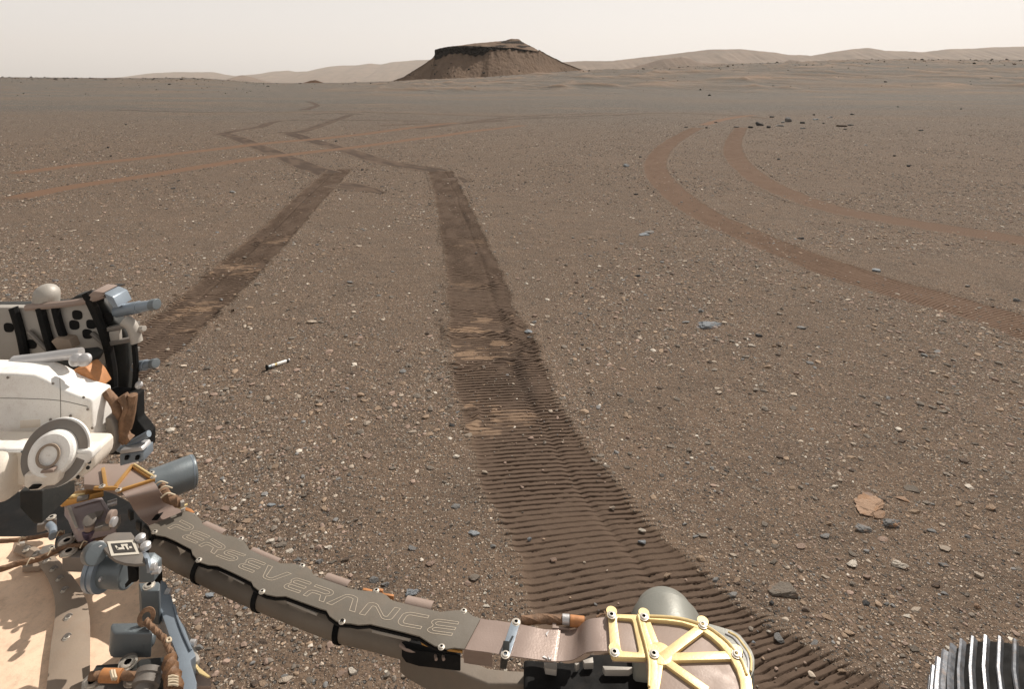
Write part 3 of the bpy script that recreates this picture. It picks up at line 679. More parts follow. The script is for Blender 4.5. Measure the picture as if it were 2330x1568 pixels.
rk('z3', 1545, 233, 62, .5, 'grey', 'rounded grey brown stone below the white chip stone', dusty=.3)
rk('z3', 1665, 660, 52, .5, 'white', 'white pitted lump behind the middle of the lettered plate', dusty=0, var=3)
rk('z3', 1690, 857, 62, .6, 'slate', 'dark faceted stone just behind the lettered plate', dusty=.1)
rk('z3', 2032, 460, 60, .5, 'grey', 'grey stone with pale corner behind the lettered plate', dusty=.3)
rk('z3', 672, 1170, 72, .4, 'blue', 'blue grey flake stone in front of the dark pipe', dusty=0)
rk('z3', 1490, 836, 82, .3, 'slate', 'dark flat stone close behind a bolt of the plate', dusty=0)
rk('z3', 945, 1355, 62, .4, 'pale', 'pale stone with dark notch below the dark pipe', dusty=.3)
rk('z3', 1000, 1290, 50, .4, 'blue', 'bluish stone below the dark pipe', dusty=0)
rk('D', 2100, 205, 140, .35, 'blue', 'blue grey blade stone right of the blue grey strut', dusty=0)
rk('D', 2070, 1005, 100, .3, 'grey', 'smooth flat grey stone right of the lower strut', dusty=0)
rk('D', 2190, 1105, 86, .4, 'orange', 'orange stone right of the lower strut', dusty=.9)
rk('D', 1910, 500, 76, .35, 'grey', 'grey oval stone right of the strut middle', dusty=.2)
print('named rocks', len(occupied))

# gravel: sizes follow a power law, the largest become rocks of their own
CN = 175.0; EXP = 2.9
def sample_gravel():
    out = []
    edges = np.r_[1.2, np.exp(np.linspace(np.log(1.5), np.log(95), 46))]
    for a, b in zip(edges[:-1], edges[1:]):
        ym = 0.5*(a+b); smin = max(0.0085, 1.0*ym/593)
        half = 0.93*b+1.3 if ym < 20 else 0.93*b
        area = 2*half*(b-a); n = int(CN*(smin/0.022)**(-EXP)*area)
        y = rng.uniform(a, b, n); x = rng.uniform(-half, half, n); s = smin*rng.uniform(0, 1, n)**(-1/EXP)
        out.append(np.stack([x, y, np.minimum(s, 0.048)], 1))
    return np.vstack(out)
gv = sample_gravel()
# stones gather in patches
dens = 0.66+0.75*vnoise(gv[:, 0]/1.3+50, gv[:, 1]/1.3+50, 77)+0.25*vnoise(gv[:, 0]/0.35+50, gv[:, 1]/0.35+50, 78)
keep = rng.uniform(0, 1, len(gv)) < dens
gv = gv[keep]
nt = near_track(gv[:, 0], gv[:, 1], 60)
old = TrackField(lambda o: o.get('rust'))
no = old(gv[:, 0], gv[:, 1], 60)
keep = (nt > 1.04) | ((no < 1.04) & (rng.uniform(0, 1, len(gv)) < 0.22) & (gv[:, 0] > 0) & (gv[:, 2] < 0.06)) | ((rng.uniform(0, 1, len(gv)) < 0.10) & (gv[:, 2] < 0.05)); gv = gv[keep]; nt = nt[keep]
occ = np.array(occupied)
bad = np.zeros(len(gv), bool)
for ox, oy, orr in occ:
    if oy < 40: bad |= (np.hypot(gv[:, 0]-ox, gv[:, 1]-oy) < orr*1.05+gv[:, 2]*0.5)
tp = [G(595, 842), G(668, 818)]; bad |= (np.abs(gv[:, 0]-(tp[0].x+tp[1].x)/2) < 0.13) & (np.abs(gv[:, 1]-(tp[0].y+tp[1].y)/2) < 0.09)
bad |= (gv[:, 0] > 1.1) & (gv[:, 1] < 1.9)
gv = gv[~bad]; nt = nt[~bad]
app = gv[:, 2]/gv[:, 1]*(np.abs(gv[:, 0]) < 0.86*gv[:, 1])*(gv[:, 1] > 1.95)
order = np.argsort(-app); NB = max(0, 296-len(occupied))
bigs = gv[order[:NB]]; rest = gv[order[NB:]]
PAL = [('grey', .30), ('tan', .22), ('pale', .10), ('slate', .05), ('pink', .23), ('brown', .07), ('white', .03)]
pn = [p[0] for p in PAL]; pp = np.array([p[1] for p in PAL]); pp /= pp.sum()
WORD = dict(grey='grey', tan='tan', pale='pale', slate='slate coloured', pink='pinkish', brown='brown', white='white', orange='orange')
def zone(x, y):
    xd, yd = CX+FPX*x/y, HOR+CAMH*FPX/y
    if yd > 1150 and xd < 1250: return 'gravel around the lettered arm plate'
    if yd > 1150: return 'gravel at lower right beyond the cleat marks'
    if yd < 640 and xd > 1150: return 'gravel among the reddish tracks'
    if xd > 1150: return 'gravel right of the long dark track'
    return 'gravel between the two dark tracks and the rover'
for (x, y, s) in bigs:
    c = pn[rng.choice(len(pn), p=pp)]; zn = zone(x, y)
    xd, yd = CX+FPX*x/y, HOR+CAMH*FPX/y
    put_rock(xd, yd, s*FPX/y, random.uniform(.18, .34), c, f'small {WORD[c]} stone loose on the {zn}', f'small {WORD[c]} stones on the {zn}', name='stone', cat='stone', dusty=random.uniform(0, .5))
# the rest is one mass of gravel
def build_scatter(name, P, label, cat, mat, cols, zf, flat=(0.2, 0.42), shapes=None):
    nvar = 24; g = np.random.default_rng(5); vs, fs = [], []
    shp = []
    for i in range(nvar):
        base = I1 if i % 3 else I2
        v, f = base; v = chip(v, g, 6, 0.4, 0.85); v = v-v.mean(0); v = v/(v.max(0)-v.min(0))[0]; shp.append((v, f))
    which = g.integers(0, nvar, len(P))
    which = np.where((P[:, 2]/P[:, 1] < 0.006) & (which % 3 == 0), which+1, which) % nvar
    off = 0; CL = []
    for i in range(nvar):
        j = np.where(which == i)[0]
        if not len(j): continue
        v, f = shp[i]; n = len(j); a = g.uniform(0, 6.28, n); s = P[j, 2]
        sx, sy, sz = s, s*g.uniform(0.6, 0.95, n), s*g.uniform(flat[0], flat[1], n)*1.2
        vx = v[None, :, 0]*sx[:, None]; vy = v[None, :, 1]*sy[:, None]; vz = v[None, :, 2]*sz[:, None]
        tl = g.uniform(-.2, .2, n)[:, None]; vz = vz+vx*tl
        ca, sa = np.cos(a)[:, None], np.sin(a)[:, None]
        W_ = np.stack([P[j, 0][:, None]+vx*ca-vy*sa, P[j, 1][:, None]+vx*sa+vy*ca, zf[j][:, None]+vz+sz[:, None]*0.14], 2)
        vs.append(W_.reshape(-1, 3)); fs.append((f[None]+(off+np.arange(n)*len(v))[:, None, None]).reshape(-1, 3)); off += n*len(v)
        CL.append(np.repeat(cols[j], len(v), 0))
    me = np_mesh(name, np.vstack(vs), np.vstack(fs), False); cattr(me, 'Col', np.vstack(CL)); me.materials.append(mat)
    print(name, len(P), 'stones')
    return link(bpy.data.objects.new(name, me), label=label, cat=cat, kind='stuff')
sG = NT('gravel_stone')
gc = sG.attr('Col', 'Color'); gn = sG.noise(160, 3, 0.6)
M_gravel = sG.done(sG.mix(sG.ramp(gn, 0.4, 0.75, 0, 0.3), gc, sG.mix(0.5, gc, (0.03, 0.026, 0.022))), 0.85, 0, sG.bump(gn, 0.002), 0.25)
def palette(n, far=None):
    k = rng.choice(len(pn), size=n, p=pp); c = np.array([CO[x] for x in pn])[k]
    c = c*rng.uniform(0.75, 1.2, (n, 1))
    if far is not None:
        dk = far > 0
        c[dk] = c[dk]*0.3+np.array([0.045, 0.045, 0.046])*0.7
    return c
farness = (rest[:, 1] > 11)*(rng.uniform(0, 1, len(rest)) < 0.24)+(rng.uniform(0, 1, len(rest)) < 0.015)
zf = land(rest[:, 0], rest[:, 1]); ntr = near_track(rest[:, 0], rest[:, 1], 16); zf = zf-0.004*(ntr < 1.0)+0.008*((ntr < 1.5) & (rest[:, 1] > 10))
build_scatter('gravel', rest, 'loose gravel of small grey and tan stones over the plain', 'gravel', M_gravel, palette(len(rest), farness), zf)
# rubble on the far ridge and on the slopes of the butte
q = []
for _ in range(9500):
    xd = random.uniform(-200, 2500); d = random.choice((random.uniform(95, 350), random.uniform(250, 352)))
    if 620 < xd < 1350 and random.random() < 0.7: continue
    if d < 250 and random.random() < 0.6: continue
    q.append(((xd-CX)/FPX*d, d, min(1.6, random.uniform(.6, 1.0)*0.20*random.random()**-0.45)*d/300))
q = np.array(q); zq = land(q[:, 0], q[:, 1])+dunes(q[:, 0], q[:, 1])[0]
ti_ = rng.integers(0, len(xs), 1) 
bq = []; bz = []
for _ in range(900):
    i = random.randrange(Bv.shape[0]); x_d = 860+0.8*i
    left = math.exp(-((x_d-1000)/60)**2)
    if random.random() > 0.12+left: continue
    j = int(nst*random.uniform(0.05, 1)**0.8)-1
    p = Bv[i, max(j, 0)]
    bq.append((p[0], p[1], random.uniform(.5, 1.0)*0.75*random.random()**-0.5)); bz.append(p[2])
bq = np.array(bq); q2 = np.vstack([q, bq]); q2[:, 2] = np.minimum(q2[:, 2], 3.0)
cc = np.where(rng.uniform(0, 1, (len(q2), 1)) < 0.75, np.array([[0.05, 0.042, 0.036]]), np.array([[0.22, 0.17, 0.13]]))*rng.uniform(.7, 1.2, (len(q2), 1))
build_scatter('rubble', q2, 'dark scattered rubble on the far ridge and under the butte cliff', 'rubble', M_gravel, cc, np.r_[zq, bz], (0.4, 0.7))
# smooth low mound of dust at the right edge
# ------------------------------------------------------------------ metals, paints, fabrics of the rover
def paint(name, c, rough=0.5, metal=0.0, vary=0.25, scale=14, dust=0.0, bump=0.0, spec=0.5):
    s = NT(name); n1 = s.noise(scale, 5, 0.6)
    b = s.mix(s.ramp(n1, 0.3, 0.7), c, tuple(x*(1-vary) for x in c))
    if dust:
        b = s.mix(s.ramp(s.noise(scale*2.3, 6, 0.7), 0.45, 0.75, 0, dust), b, (0.33, 0.22, 0.15))
        b = s.mix(s.ramp(s.noise(380, 2, 0.7), 0.55, 0.7, 0, dust*0.6), b, (0.36, 0.25, 0.17))
    r = s.ramp(s.noise(scale*3, 4, 0.6), 0.3, 0.7, rough*0.85, min(1, rough*1.25))
    return s.done(b, r, metal, s.bump(s.noise(260, 3, 0.6), 0.0006+bump, 0.5), spec)
W_WHITE = paint('white_paint', (0.95, 0.93, 0.89), 0.5, 0, 0.06, 9, 0.28)
W_CREAM = paint('cream_paint', (0.86, 0.78, 0.68), 0.45, 0, 0.10, 6, 0.25)
W_GOLD = paint('gold_anodised', (0.85, 0.66, 0.33), 0.42, 0.35, 0.15, 10, 0.15)
W_GOLDD = paint('amber_anodised', (0.60, 0.33, 0.10), 0.40, 0.45, 0.2, 10, 0.1)
W_PLATE = paint('dusty_plate', (0.145, 0.126, 0.102), 0.75, 0, 0.05, 5, 0.12)
W_PIPE = paint('brown_pipe', (0.20, 0.165, 0.13), 0.6, 0.1, 0.10, 8, 0.15)
W_COPPER = paint('copper_flex', (0.33, 0.25, 0.215), 0.34, 0.2, 0.10, 5, 0.10)
W_MAUVE = paint('mauve_panel', (0.30, 0.25, 0.26), 0.45, 0.2, 0.08, 5, 0.10)
W_BROWN = paint('brown_panel', (0.33, 0.25, 0.21), 0.5, 0.1, 0.08, 8, 0.10)
W_STEEL = paint('blue_grey_metal', (0.27, 0.32, 0.375), 0.34, 0.35, 0.12, 9, 0.06)
W_OLIVE = paint('olive_grey_motor', (0.25, 0.25, 0.222), 0.45, 0.2, 0.06, 8, 0.06)
W_SLATE = paint('slate_motor', (0.16, 0.185, 0.20), 0.38, 0.3, 0.08, 8, 0.05)
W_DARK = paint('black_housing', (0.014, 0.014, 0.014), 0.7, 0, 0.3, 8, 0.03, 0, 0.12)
W_DARKG = paint('dark_grey_housing', (0.036, 0.038, 0.037), 0.55, 0, 0.2, 8, 0.05, 0, 0.25)
W_LGREY = paint('light_grey_face', (0.42, 0.39, 0.35), 0.5, 0.1, 0.08, 4, 0.10)
W_TAN = paint('dust_coated_deck', (0.93, 0.68, 0.49), 0.8, 0, 0.12, 20, 0.35)
W_BAND = paint('dusty_ring', (0.33, 0.26, 0.20), 0.7, 0.1, 0.15, 9, 0.3)
W_GREY = paint('grey_bracket', (0.22, 0.20, 0.18), 0.5, 0.3, 0.12, 9, 0.2)
W_SILVER = paint('bright_metal', (0.62, 0.61, 0.61), 0.42, 0.6, 0.06, 9)
W_BOLT = paint('bolt_metal', (0.62, 0.57, 0.50), 0.38, 0.6, 0.1, 30, 0.1)
W_CABLE = paint('brown_cable', (0.24, 0.135, 0.075), 0.7, 0, 0.45, 60, 0.2, 0.002)
W_ORANGE = paint('orange_wrap', (0.55, 0.24, 0.09), 0.55, 0.1, 0.3, 40, 0.1)
W_TIE = paint('pale_lacing', (0.66, 0.55, 0.40), 0.7, 0, 0.2, 60)
W_LETTER = paint('pale_engraving', (0.50, 0.42, 0.33), 0.7, 0, 0.03, 30)
W_BLACK = paint('black_ink', (0.035, 0.033, 0.03), 0.6, 0, 0.1, 10, 0.1)
W_MARK = paint('marker_white', (0.62, 0.58, 0.50), 0.6, 0, 0.05, 20, 0.1)
W_WHEEL = paint('bare_aluminium', (0.22, 0.235, 0.26), 0.4, 0.7, 0.4, 25, 0.35)

class MB:
    def __init__(s): s.v = []; s.f = []
    def add(s, vs, fs):
        o = len(s.v); s.v += [tuple(v) for v in vs]; s.f += [tuple(i+o for i in f) for f in fs]; return s
    def prism(s, top, off):
        top = [Vector(t) for t in top]; off = Vector(off); n = len(top)
        nrm = Vector((0, 0, 0))
        for i in range(n): nrm += top[i].cross(top[(i+1) % n])
        if nrm.dot(off) > 0: top = top[::-1]
        vs = top+[t+off for t in top]
        return s.add(vs, [tuple(range(n)), tuple(range(2*n-1, n-1, -1))]+[(i, i+n, (i+1) % n+n, (i+1) % n) for i in range(n)])
    def lathe(s, p, axis, prof, seg=32, closed=True):
        p = Vector(p); a = Vector(axis).normalized(); u = a.orthogonal().normalized(); w = a.cross(u)
        vs = [p+a*t+(u*math.cos(2*math.pi*k/seg)+w*math.sin(2*math.pi*k/seg))*r for t, r in prof for k in range(seg)]
        fs = [(i*seg+k, i*seg+(k+1) % seg, (i+1)*seg+(k+1) % seg, (i+1)*seg+k) for i in range(len(prof)-1) for k in range(seg)]
        if closed: fs += [tuple(range(seg-1, -1, -1)), tuple((len(prof)-1)*seg+k for k in range(seg))]
        return s.add(vs, fs)
    def cyl(s, p, q, r, r2=None, seg=28, dome=0.0):
        p, q = Vector(p), Vector(q); L = (q-p).length; r2 = r if r2 is None else r2; e = min(r, r2)*0.06
        pr = [(0, r-e), (e, r), (L-e, r2), (L, r2-e)]
        if dome: pr = [(0, r-e), (e, r), (L-dome, r2), (L-dome*0.55, r2*0.97), (L-dome*0.2, r2*0.86), (L, r2*0.6)]
        return s.lathe(p, q-p, pr, seg)
    def tube(s, pts, r, seg=10, twist=0.0, lump=0.0):
        P = smooth_path(pts); n = len(P); rings = []; u = None
        for i in range(n):
            t = (P[min(i+1, n-1)]-P[max(i-1, 0)]).normalized()
            if u is None: u = t.orthogonal().normalized()
            u = (u-t*u.dot(t)).normalized(); w = t.cross(u)
            rr_ = r[0]+(r[1]-r[0])*i/(n-1) if isinstance(r, tuple) else r
            rings.append([P[i]+(u*math.cos(2*math.pi*k/seg+twist*i)+w*math.sin(2*math.pi*k/seg+twist*i))*rr_*(1+lump*(math.sin(3*2*math.pi*k/seg)+0.5*math.sin(i*1.7+k))) for k in range(seg)])
        vs = [v for g in rings for v in g]
        fs = [(i*seg+k, i*seg+(k+1) % seg, (i+1)*seg+(k+1) % seg, (i+1)*seg+k) for i in range(n-1) for k in range(seg)]
        fs += [tuple(range(seg-1, -1, -1)), tuple((n-1)*seg+k for k in range(seg))]
        return s.add(vs, fs)
    def bar(s, p, q, w, h, up=(0, 0, 1)):
        """bar from p to q: w wide across, h thick below its top face"""
        p, q = Vector(p), Vector(q); t = (q-p).normalized(); up = Vector(up); sd = t.cross(up).normalized(); up = sd.cross(t).normalized()
        a, b = sd*w/2, -up*h
        return s.prism([p-a, q-a, q+a, p+a], b)
    def box(s, c, sx, sy, sz, rz=0.0, rx=0.0):
        M = Matrix.Rotation(rz, 3, 'Z') @ Matrix.Rotation(rx, 3, 'X'); c = Vector(c)
        t = [c+M @ Vector((x*sx/2, y*sy/2, sz/2)) for x, y in ((-1, -1), (1, -1), (1, 1), (-1, 1))]
        return s.prism(t, M @ Vector((0, 0, -sz)))
    def sheet(s, rows, th=0.0015):
        """rows of points -> a thin curved sheet with thickness"""
        m, n = len(rows), len(rows[0]); nr = []
        for i in range(m):
            for j in range(n):
                a = rows[min(i+1, m-1)][j]-rows[max(i-1, 0)][j]; b = rows[i][min(j+1, n-1)]-rows[i][max(j-1, 0)]
                nr.append(a.cross(b).normalized())
        top = [rows[i][j] for i in range(m) for j in range(n)]; bot = [t-k*th for t, k in zip(top, nr)]; N = m*n
        fs = [(i*n+j, i*n+j+1, (i+1)*n+j+1, (i+1)*n+j) for i in range(m-1) for j in range(n-1)]
        fs = [f[::-1] for f in fs]+[tuple(k+N for k in f) for f in fs]
        bd = [j for j in range(n)]+[i*n+n-1 for i in range(1, m)]+[(m-1)*n+j for j in range(n-2, -1, -1)]+[i*n for i in range(m-2, 0, -1)]
        fs += [(bd[k], bd[(k+1) % len(bd)], bd[(k+1) % len(bd)]+N, bd[k]+N) for k in range(len(bd))]
        return s.add(top+bot, fs)
    def build(s, name, mat, parent, bevel=0.0, label=None, angle=38, **kw):
        me = bpy.data.meshes.new(name); me.from_pydata(s.v, [], s.f); me.update()
        bm = bmesh.new(); bm.from_mesh(me); bmesh.ops.recalc_face_normals(bm, faces=bm.faces)
        if bevel:
            ed = [e for e in bm.edges if len(e.link_faces) == 2 and e.calc_face_angle(0) > 0.6]
            bmesh.ops.bevel(bm, geom=ed, offset=bevel, segments=3 if bevel > 0.003 else 2, affect='EDGES', profile=0.6, clamp_overlap=True)
        bm.to_mesh(me); bm.free()
        me.shade_smooth(); me.set_sharp_from_angle(angle=R(angle))
        me.materials.append(mat); o = bpy.data.objects.new(name, me)
        return link(o, parent=parent, label=label, **kw)
def smooth_path(pts, per=6):
    P = [Vector(p) for p in pts]
    if len(P) < 3: return [P[0].lerp(P[-1], i/4) for i in range(5)]
    Q = [2*P[0]-P[1]]+P+[2*P[-1]-P[-2]]; out = []
    for i in range(1, len(Q)-2):
        for k in range(per):
            t = k/per
            out.append(0.5*((2*Q[i])+(-Q[i-1]+Q[i+1])*t+(2*Q[i-1]-5*Q[i]+4*Q[i+1]-Q[i+2])*t*t+(-Q[i-1]+3*Q[i]-3*Q[i+1]+Q[i+2])*t**3))
    out.append(P[-1]); return out
def gp(k, pts, z): return [G(x, y, z) for x, y in T(k, pts)]
def g1(k, x, y, z): return gp(k, [(x, y)], z)[0]
def fp(k, pts, d): return [F(x, y, d) for x, y in T(k, pts)]
def f1(k, x, y, d): return fp(k, [(x, y)], d)[0]
def px(k, n, dist): return n/Z[k][2]/1.5803*dist/FPX       # length of n enlarged pixels at a distance
UP = Vector((0, 0, 1))
def bolt(parent, p, r=0.006, n=UP, h=0.003, name='bolt'):
    p = Vector(p); n = Vector(n).normalized()
    o = MB().lathe(p-n*0.001, n, [(0, r*1.25), (h*0.4, r*1.25), (h*0.4+0.0002, r*0.95), (h*0.9, r*0.93), (h, r*0.85), (h, r*0.50), (h*0.3, r*0.48), (h*0.3, 0.0003)], 20, False).build(name, W_BOLT, parent)
    o.data.materials.append(W_DARK)
    for f in o.data.polygons:
        c = Vector(f.center)-p; rad = (c-n*c.dot(n)).length
        if rad < r*0.495: f.material_index = 1  # socket faces coloured black to stand for the shade inside the hole

rover = bpy.data.objects.new('rover', None); rover.location = (0, 0, 0)
link(rover, label='dusty rover whose arm, turret, deck and one ribbed wheel edge the bottom and left', cat='rover')
RV = rover

# ---- chassis below the arm: the body, and a black panel standing for its shade
body = MB().prism(gp('P', [(-160, 1120), (250, 1118), (335, 1165), (352, 1225), (370, 1300), (-160, 1300)], 0.80), (0, 0, -0.22)).build('shade_panel', W_DARK, RV, 0.004)
MB().box((-0.35, -0.45, 0.62), 1.7, 1.3, 0.30).build('body', W_CREAM, RV, 0.02)

# ---- lettered cover plate of the arm
ZP = 1.0
up_ = T('z3', [(430, 362), (520, 385), (560, 425), (588, 455), (597, 492), (700, 545), (800, 594), (870, 600), (930, 622), (985, 650), (1018, 690), (1035, 727), (1150, 782), (1330, 858), (1440, 860), (1560, 880), (1620, 925), (1645, 975), (1800, 1030), (1940, 1078)])
up_ += T('z4', [(408, 436), (520, 456), (600, 462), (700, 474), (755, 505), (800, 548), (1000, 598), (1250, 655), (1390, 640), (1470, 636), (1520, 662), (1545, 690), (1625, 715)])
lo_ = T('z4', [(1475, 1000), (1380, 988), (1310, 1000), (1265, 985), (1200, 970), (1140, 935), (1060, 882), (900, 840), (600, 768), (490, 776), (420, 762), (330, 757), (285, 740), (220, 692), (190, 640)])
lo_ += T('z3', [(1700, 1282), (1380, 1166), (1290, 1168), (1200, 1150), (1130, 1115), (1075, 1072), (1055, 1030), (900, 952), (740, 880), (650, 872), (560, 842), (530, 800), (502, 772), (490, 725), (330, 640), (250, 606), (160, 590), (112, 550), (90, 505)])
outline = [G(x, y, ZP) for x, y in up_+lo_]
plate = MB().prism(outline, (0, 0, -0.0025)).build('cover_plate', W_PLATE, RV, 0.0006, label='grey brown cover plate with outlined capital letters')
# letters, as shallow outlines on the plate
def arc(cx_, cy_, rx, ry, a0, a1, n=6): return [(cx_+rx*math.cos(R(a0+(a1-a0)*i/n)), cy_+ry*math.sin(R(a0+(a1-a0)*i/n))) for i in range(n+1)]
gE = [(1, 1)]+arc(.27, .77, .27, .23, 90, 235)+arc(.27, .23, .27, .23, 125, 270)+[(1, 0), (1, .17)]+arc(.30, .29, .13, .12, 270, 90)+[(1, .41), (1, .59)]+arc(.30, .71, .13, .12, 270, 90)+[(1, .83)]
gP = [(0, 1)]+arc(.72, .69, .28, .31, 90, -90)+[(.30, .38), (.20, .33), (.18, .25), (.18, 0), (0, 0), (0, .36), (.06, .49), (.20, .56)]+arc(.72, .69, .12, .13, -90, 90)[0:]+[(0, .82)]
gR = [(0, 1)]+arc(.70, .71, .28, .29, 90, -62)+[(1, 0), (.78, 0), (.60, .40), (.30, .40), (.20, .35), (.18, .25), (.18, 0), (0, 0), (0, .38), (.06, .51), (.20, .58)]+arc(.70, .71, .12, .13, -90, 90)+[(0, .84)]
gS = [(1, 1)]+arc(.27, .71, .27, .29, 90, 270)+arc(.73, .30, .11, .12, 90, -90)+[(0, .18), (0, 0)]+arc(.73, .30, .27, .30, -90, 90)+arc(.27, .71, .11, .11, 270, 90)+[(1, .82)]
gV = [(0, 1), (.19, 1)]+arc(.50, .25, .13, .08, 180, 360)+[(.81, 1), (1, 1)]+arc(.52, .17, .24, .17, 0, -180)
gA = [(x, 1-y) for x, y in gV]
gN = [(0, 0)]+arc(.17, .83, .17, .17, 180, 40)+[(.70, .25)]+arc(.76, .28, .06, .06, 200, 360)+[(.82, 1), (1, 1)]+arc(.83, .17, .17, .17, 0, -140)+[(.30, .75)]+arc(.24, .72, .06, .06, 20, 180)+[(.18, 0)]
gC = [(1, 1)]+arc(.32, .68, .32, .32, 90, 180)+arc(.32, .32, .32, .32, 180, 270)+[(1, 0), (1, .18)]+arc(.34, .34, .15, .16, 270, 180)+arc(.34, .66, .15, .16, 180, 90)+[(1, .82)]
LET = [('z3', gP, (270, 527), (135, 66), (130, -74)), ('z3', gE, (388, 614), (143, 60), (138, -66)), ('z3', gR, (560, 690), (145, 82), (130, -62)), ('z3', gS, (722, 793), (155, 55), (126, -66)),
       ('z3', gE, (915, 893), (150, 56), (127, -86)), ('z3', gV, (1085, 968), (218, 82), (128, -90)), ('z3', gE, (1342, 1087), (158, 53), (122, -96)), ('z3', gR, (1542, 1160), (192, 66), (122, -98)),
       ('z4', gA, (190, 577), (265, 83), (108, -115)), ('z4', gN, (495, 678), (292, 62), (92, -112)), ('z4', gC, (836, 776), (229, 42), (82, -124)), ('z4', gE, (1117, 848), (238, 32), (70, -128))]
lt = MB()
for k, gph, a, rt, u in LET:
    P = [g1(k, a[0]+rt[0]*x+u[0]*y, a[1]+rt[1]*x+u[1]*y, ZP) for x, y in gph]; n = len(P)
    for i in range(n):
        p, q = P[i], P[(i+1) % n]
        if (q-p).length < 1e-5: continue
        e = (q-p).normalized()*0.0003; lt.bar(p-e+UP*(0.0005+0.00001*(i % 3)), q+e+UP*(0.0005+0.00001*(i % 3)), 0.0009, 0.0008)
lt.build('lettering', W_LETTER, plate, angle=20)
for k, x, y in [('z3', 535, 395), ('z3', 958, 627), ('z3', 1533, 882), ('z3', 148, 562), ('z3', 563, 827), ('z3', 1157, 1124), ('z3', 1910, 1406), ('z4', 655, 457), ('z4', 1470, 647), ('z4', 337, 746), ('z4', 1262, 982)]:
    bolt(plate, g1(k, x, y, ZP), 0.0052)
# layered harness carrier below the plate
car = [G(x+2, y+7, .985) for x, y in up_[2:-1:2]]+[G(x-3, y+3, .985) for x, y in lo_[1:-1]]
MB().prism([G(x, y, .990) for x, y in [(xx-2, yy+6) for xx, yy in lo_[2:-2]][::-1]]+[G(x, y, .990) for x, y in [(xx, yy+14) for xx, yy in up_[3:-3]][::-1]], (0, 0, -0.004)).build('cable_tray', W_DARK, RV)
for pts in ([(752, 913), (985, 1036), (1000, 1022), (765, 900)], [(1388, 1210), (1668, 1330), (1684, 1312), (1405, 1198)], [(300, 640), (480, 728), (492, 712), (320, 626)]):
    MB().prism(gp('z3', pts, .972), (0, 0, -0.006)).build('strip', W_LGREY, RV, 0.0008)
MB().prism(gp('z4', [(612, 822), (960, 905), (978, 893), (625, 806)], .972), (0, 0, -0.006)).build('strip', W_LGREY, RV, 0.0008)
# hooded covers and foil pieces behind the plate
def hood(k, a, b, w, z, mat=W_BROWN):
    a, b = g1(k, *a, z), g1(k, *b, z); t = (b-a).normalized(); sd = UP.cross(t).normalized(); rows = []
    for i in range(9):
        an = math.pi*i/8; o = sd*math.cos(an)*w+UP*math.sin(an)*w*0.8
        rows.append([a+o, a.lerp(b, .5)+o, b+o])
    MB().sheet(rows, 0.001).build('cable_cover', mat, RV)
hood('z3', (610, 515), (800, 600), .013, .985); hood('z3', (1060, 750), (1320, 862), .010, .985); hood('z3', (1760, 1005), (1975, 1080), .012, .985); hood('z4', (935, 575), (1180, 630), .014, .985)
for k, pts in (('z4', [(535, 428), (620, 445), (612, 466), (530, 450)]), ('z4', [(712, 474), (820, 492), (818, 512), (716, 494)]), ('z4', [(675, 430), (722, 442), (712, 462), (665, 450)]), ('z3', [(1780, 990), (1850, 1008), (1840, 1022), (1775, 1008)])):
    MB().prism(gp(k, pts, .987), (0, 0, -0.008)).build('foil_block', W_ORANGE, RV, 0.001)
# pipe below
pp_ = T('z3', [(60, 612), (205, 690), (380, 800), (570, 890), (760, 985), (960, 1075), (1160, 1160), (1420, 1265), (1700, 1375), (1950, 1460)])+T('z4', [(600, 850), (850, 915), (1050, 960)])
pipe = [G(x, y, .925) for x, y in pp_]
pipe_o = MB().tube(pipe, 0.0265, 24).build('arm_tube', W_PIPE, RV)
SP = smooth_path(pipe)
for k, x, y in (('z3', 195, 665), ('z3', 590, 900), ('z3', 1175, 1165), ('z3', 1925, 1450), ('z4', 345, 800)):
    c = g1(k, x, y, .925); i = min(range(len(SP)), key=lambda j: (SP[j]-c).length); t = (SP[min(i+1, len(SP)-1)]-SP[max(i-1, 0)]).normalized()
    MB().lathe(SP[i]-t*0.006, t, [(0, .024), (0, .0295), (.012, .0295), (.012, .024)], 28, False).build('clamp', W_DARK, pipe_o)
    MB().box(SP[i]+UP*0.045+Vector((0.0, 0.0, 0)), .014, .03, .05).build('post', W_DARK, RV, 0.001)

# ---- elbow at the left: bronze panel in a golden frame, flex strip, motor
ZE_ = 1.055
MB().prism(gp('E', [(-250, 260), (640, 262), (700, 250), (1075, 500), (1090, 545), (400, 770), (90, 670), (-250, 650)], ZE_), (0, 0, -0.012)).build('joint_panel', W_BROWN, RV, 0.001)
gf = MB()
for i, (a, b, w) in enumerate([((665, 262), (340, 665), 62), ((660, 268), (1050, 520), 70), ((375, 752), (1085, 528), 48), ((105, 330), (160, 680), 60), ((-60, 690), (380, 690), 46)]):
    gf.bar(g1('E', *a, ZE_+.006+.0004*i), g1('E', *b, ZE_+.006+.0004*i), px('E', w, 1.5), .008)
gf.build('joint_frame', W_GOLDD, RV, 0.0012)
MB().bar(g1('E', 690, 252, ZE_+.010), g1('E', 1070, 492, ZE_+.010), .0035, .010).build('frame_rib', W_GOLD, RV, 0.0008)
for x, y in ((400, 750), (1020, 428), (1055, 505), (90, 682)): bolt(RV, g1('E', x, y, ZE_+.008), .0058)
a, b = g1('E', 1150, 650, 1.02), g1('E', 1850, 380, 1.02); ax = (b-a).normalized()
mo = MB().cyl(a-ax*0.02, b, .041, seg=48, dome=.008).build('elbow_motor', W_SLATE, RV, label='smooth slate grey motor can pointing right')
MB().lathe(b-ax*.012, ax, [(0, .0413), (.003, .0413)], 48).build('rim', W_STEEL, mo)
rows = []
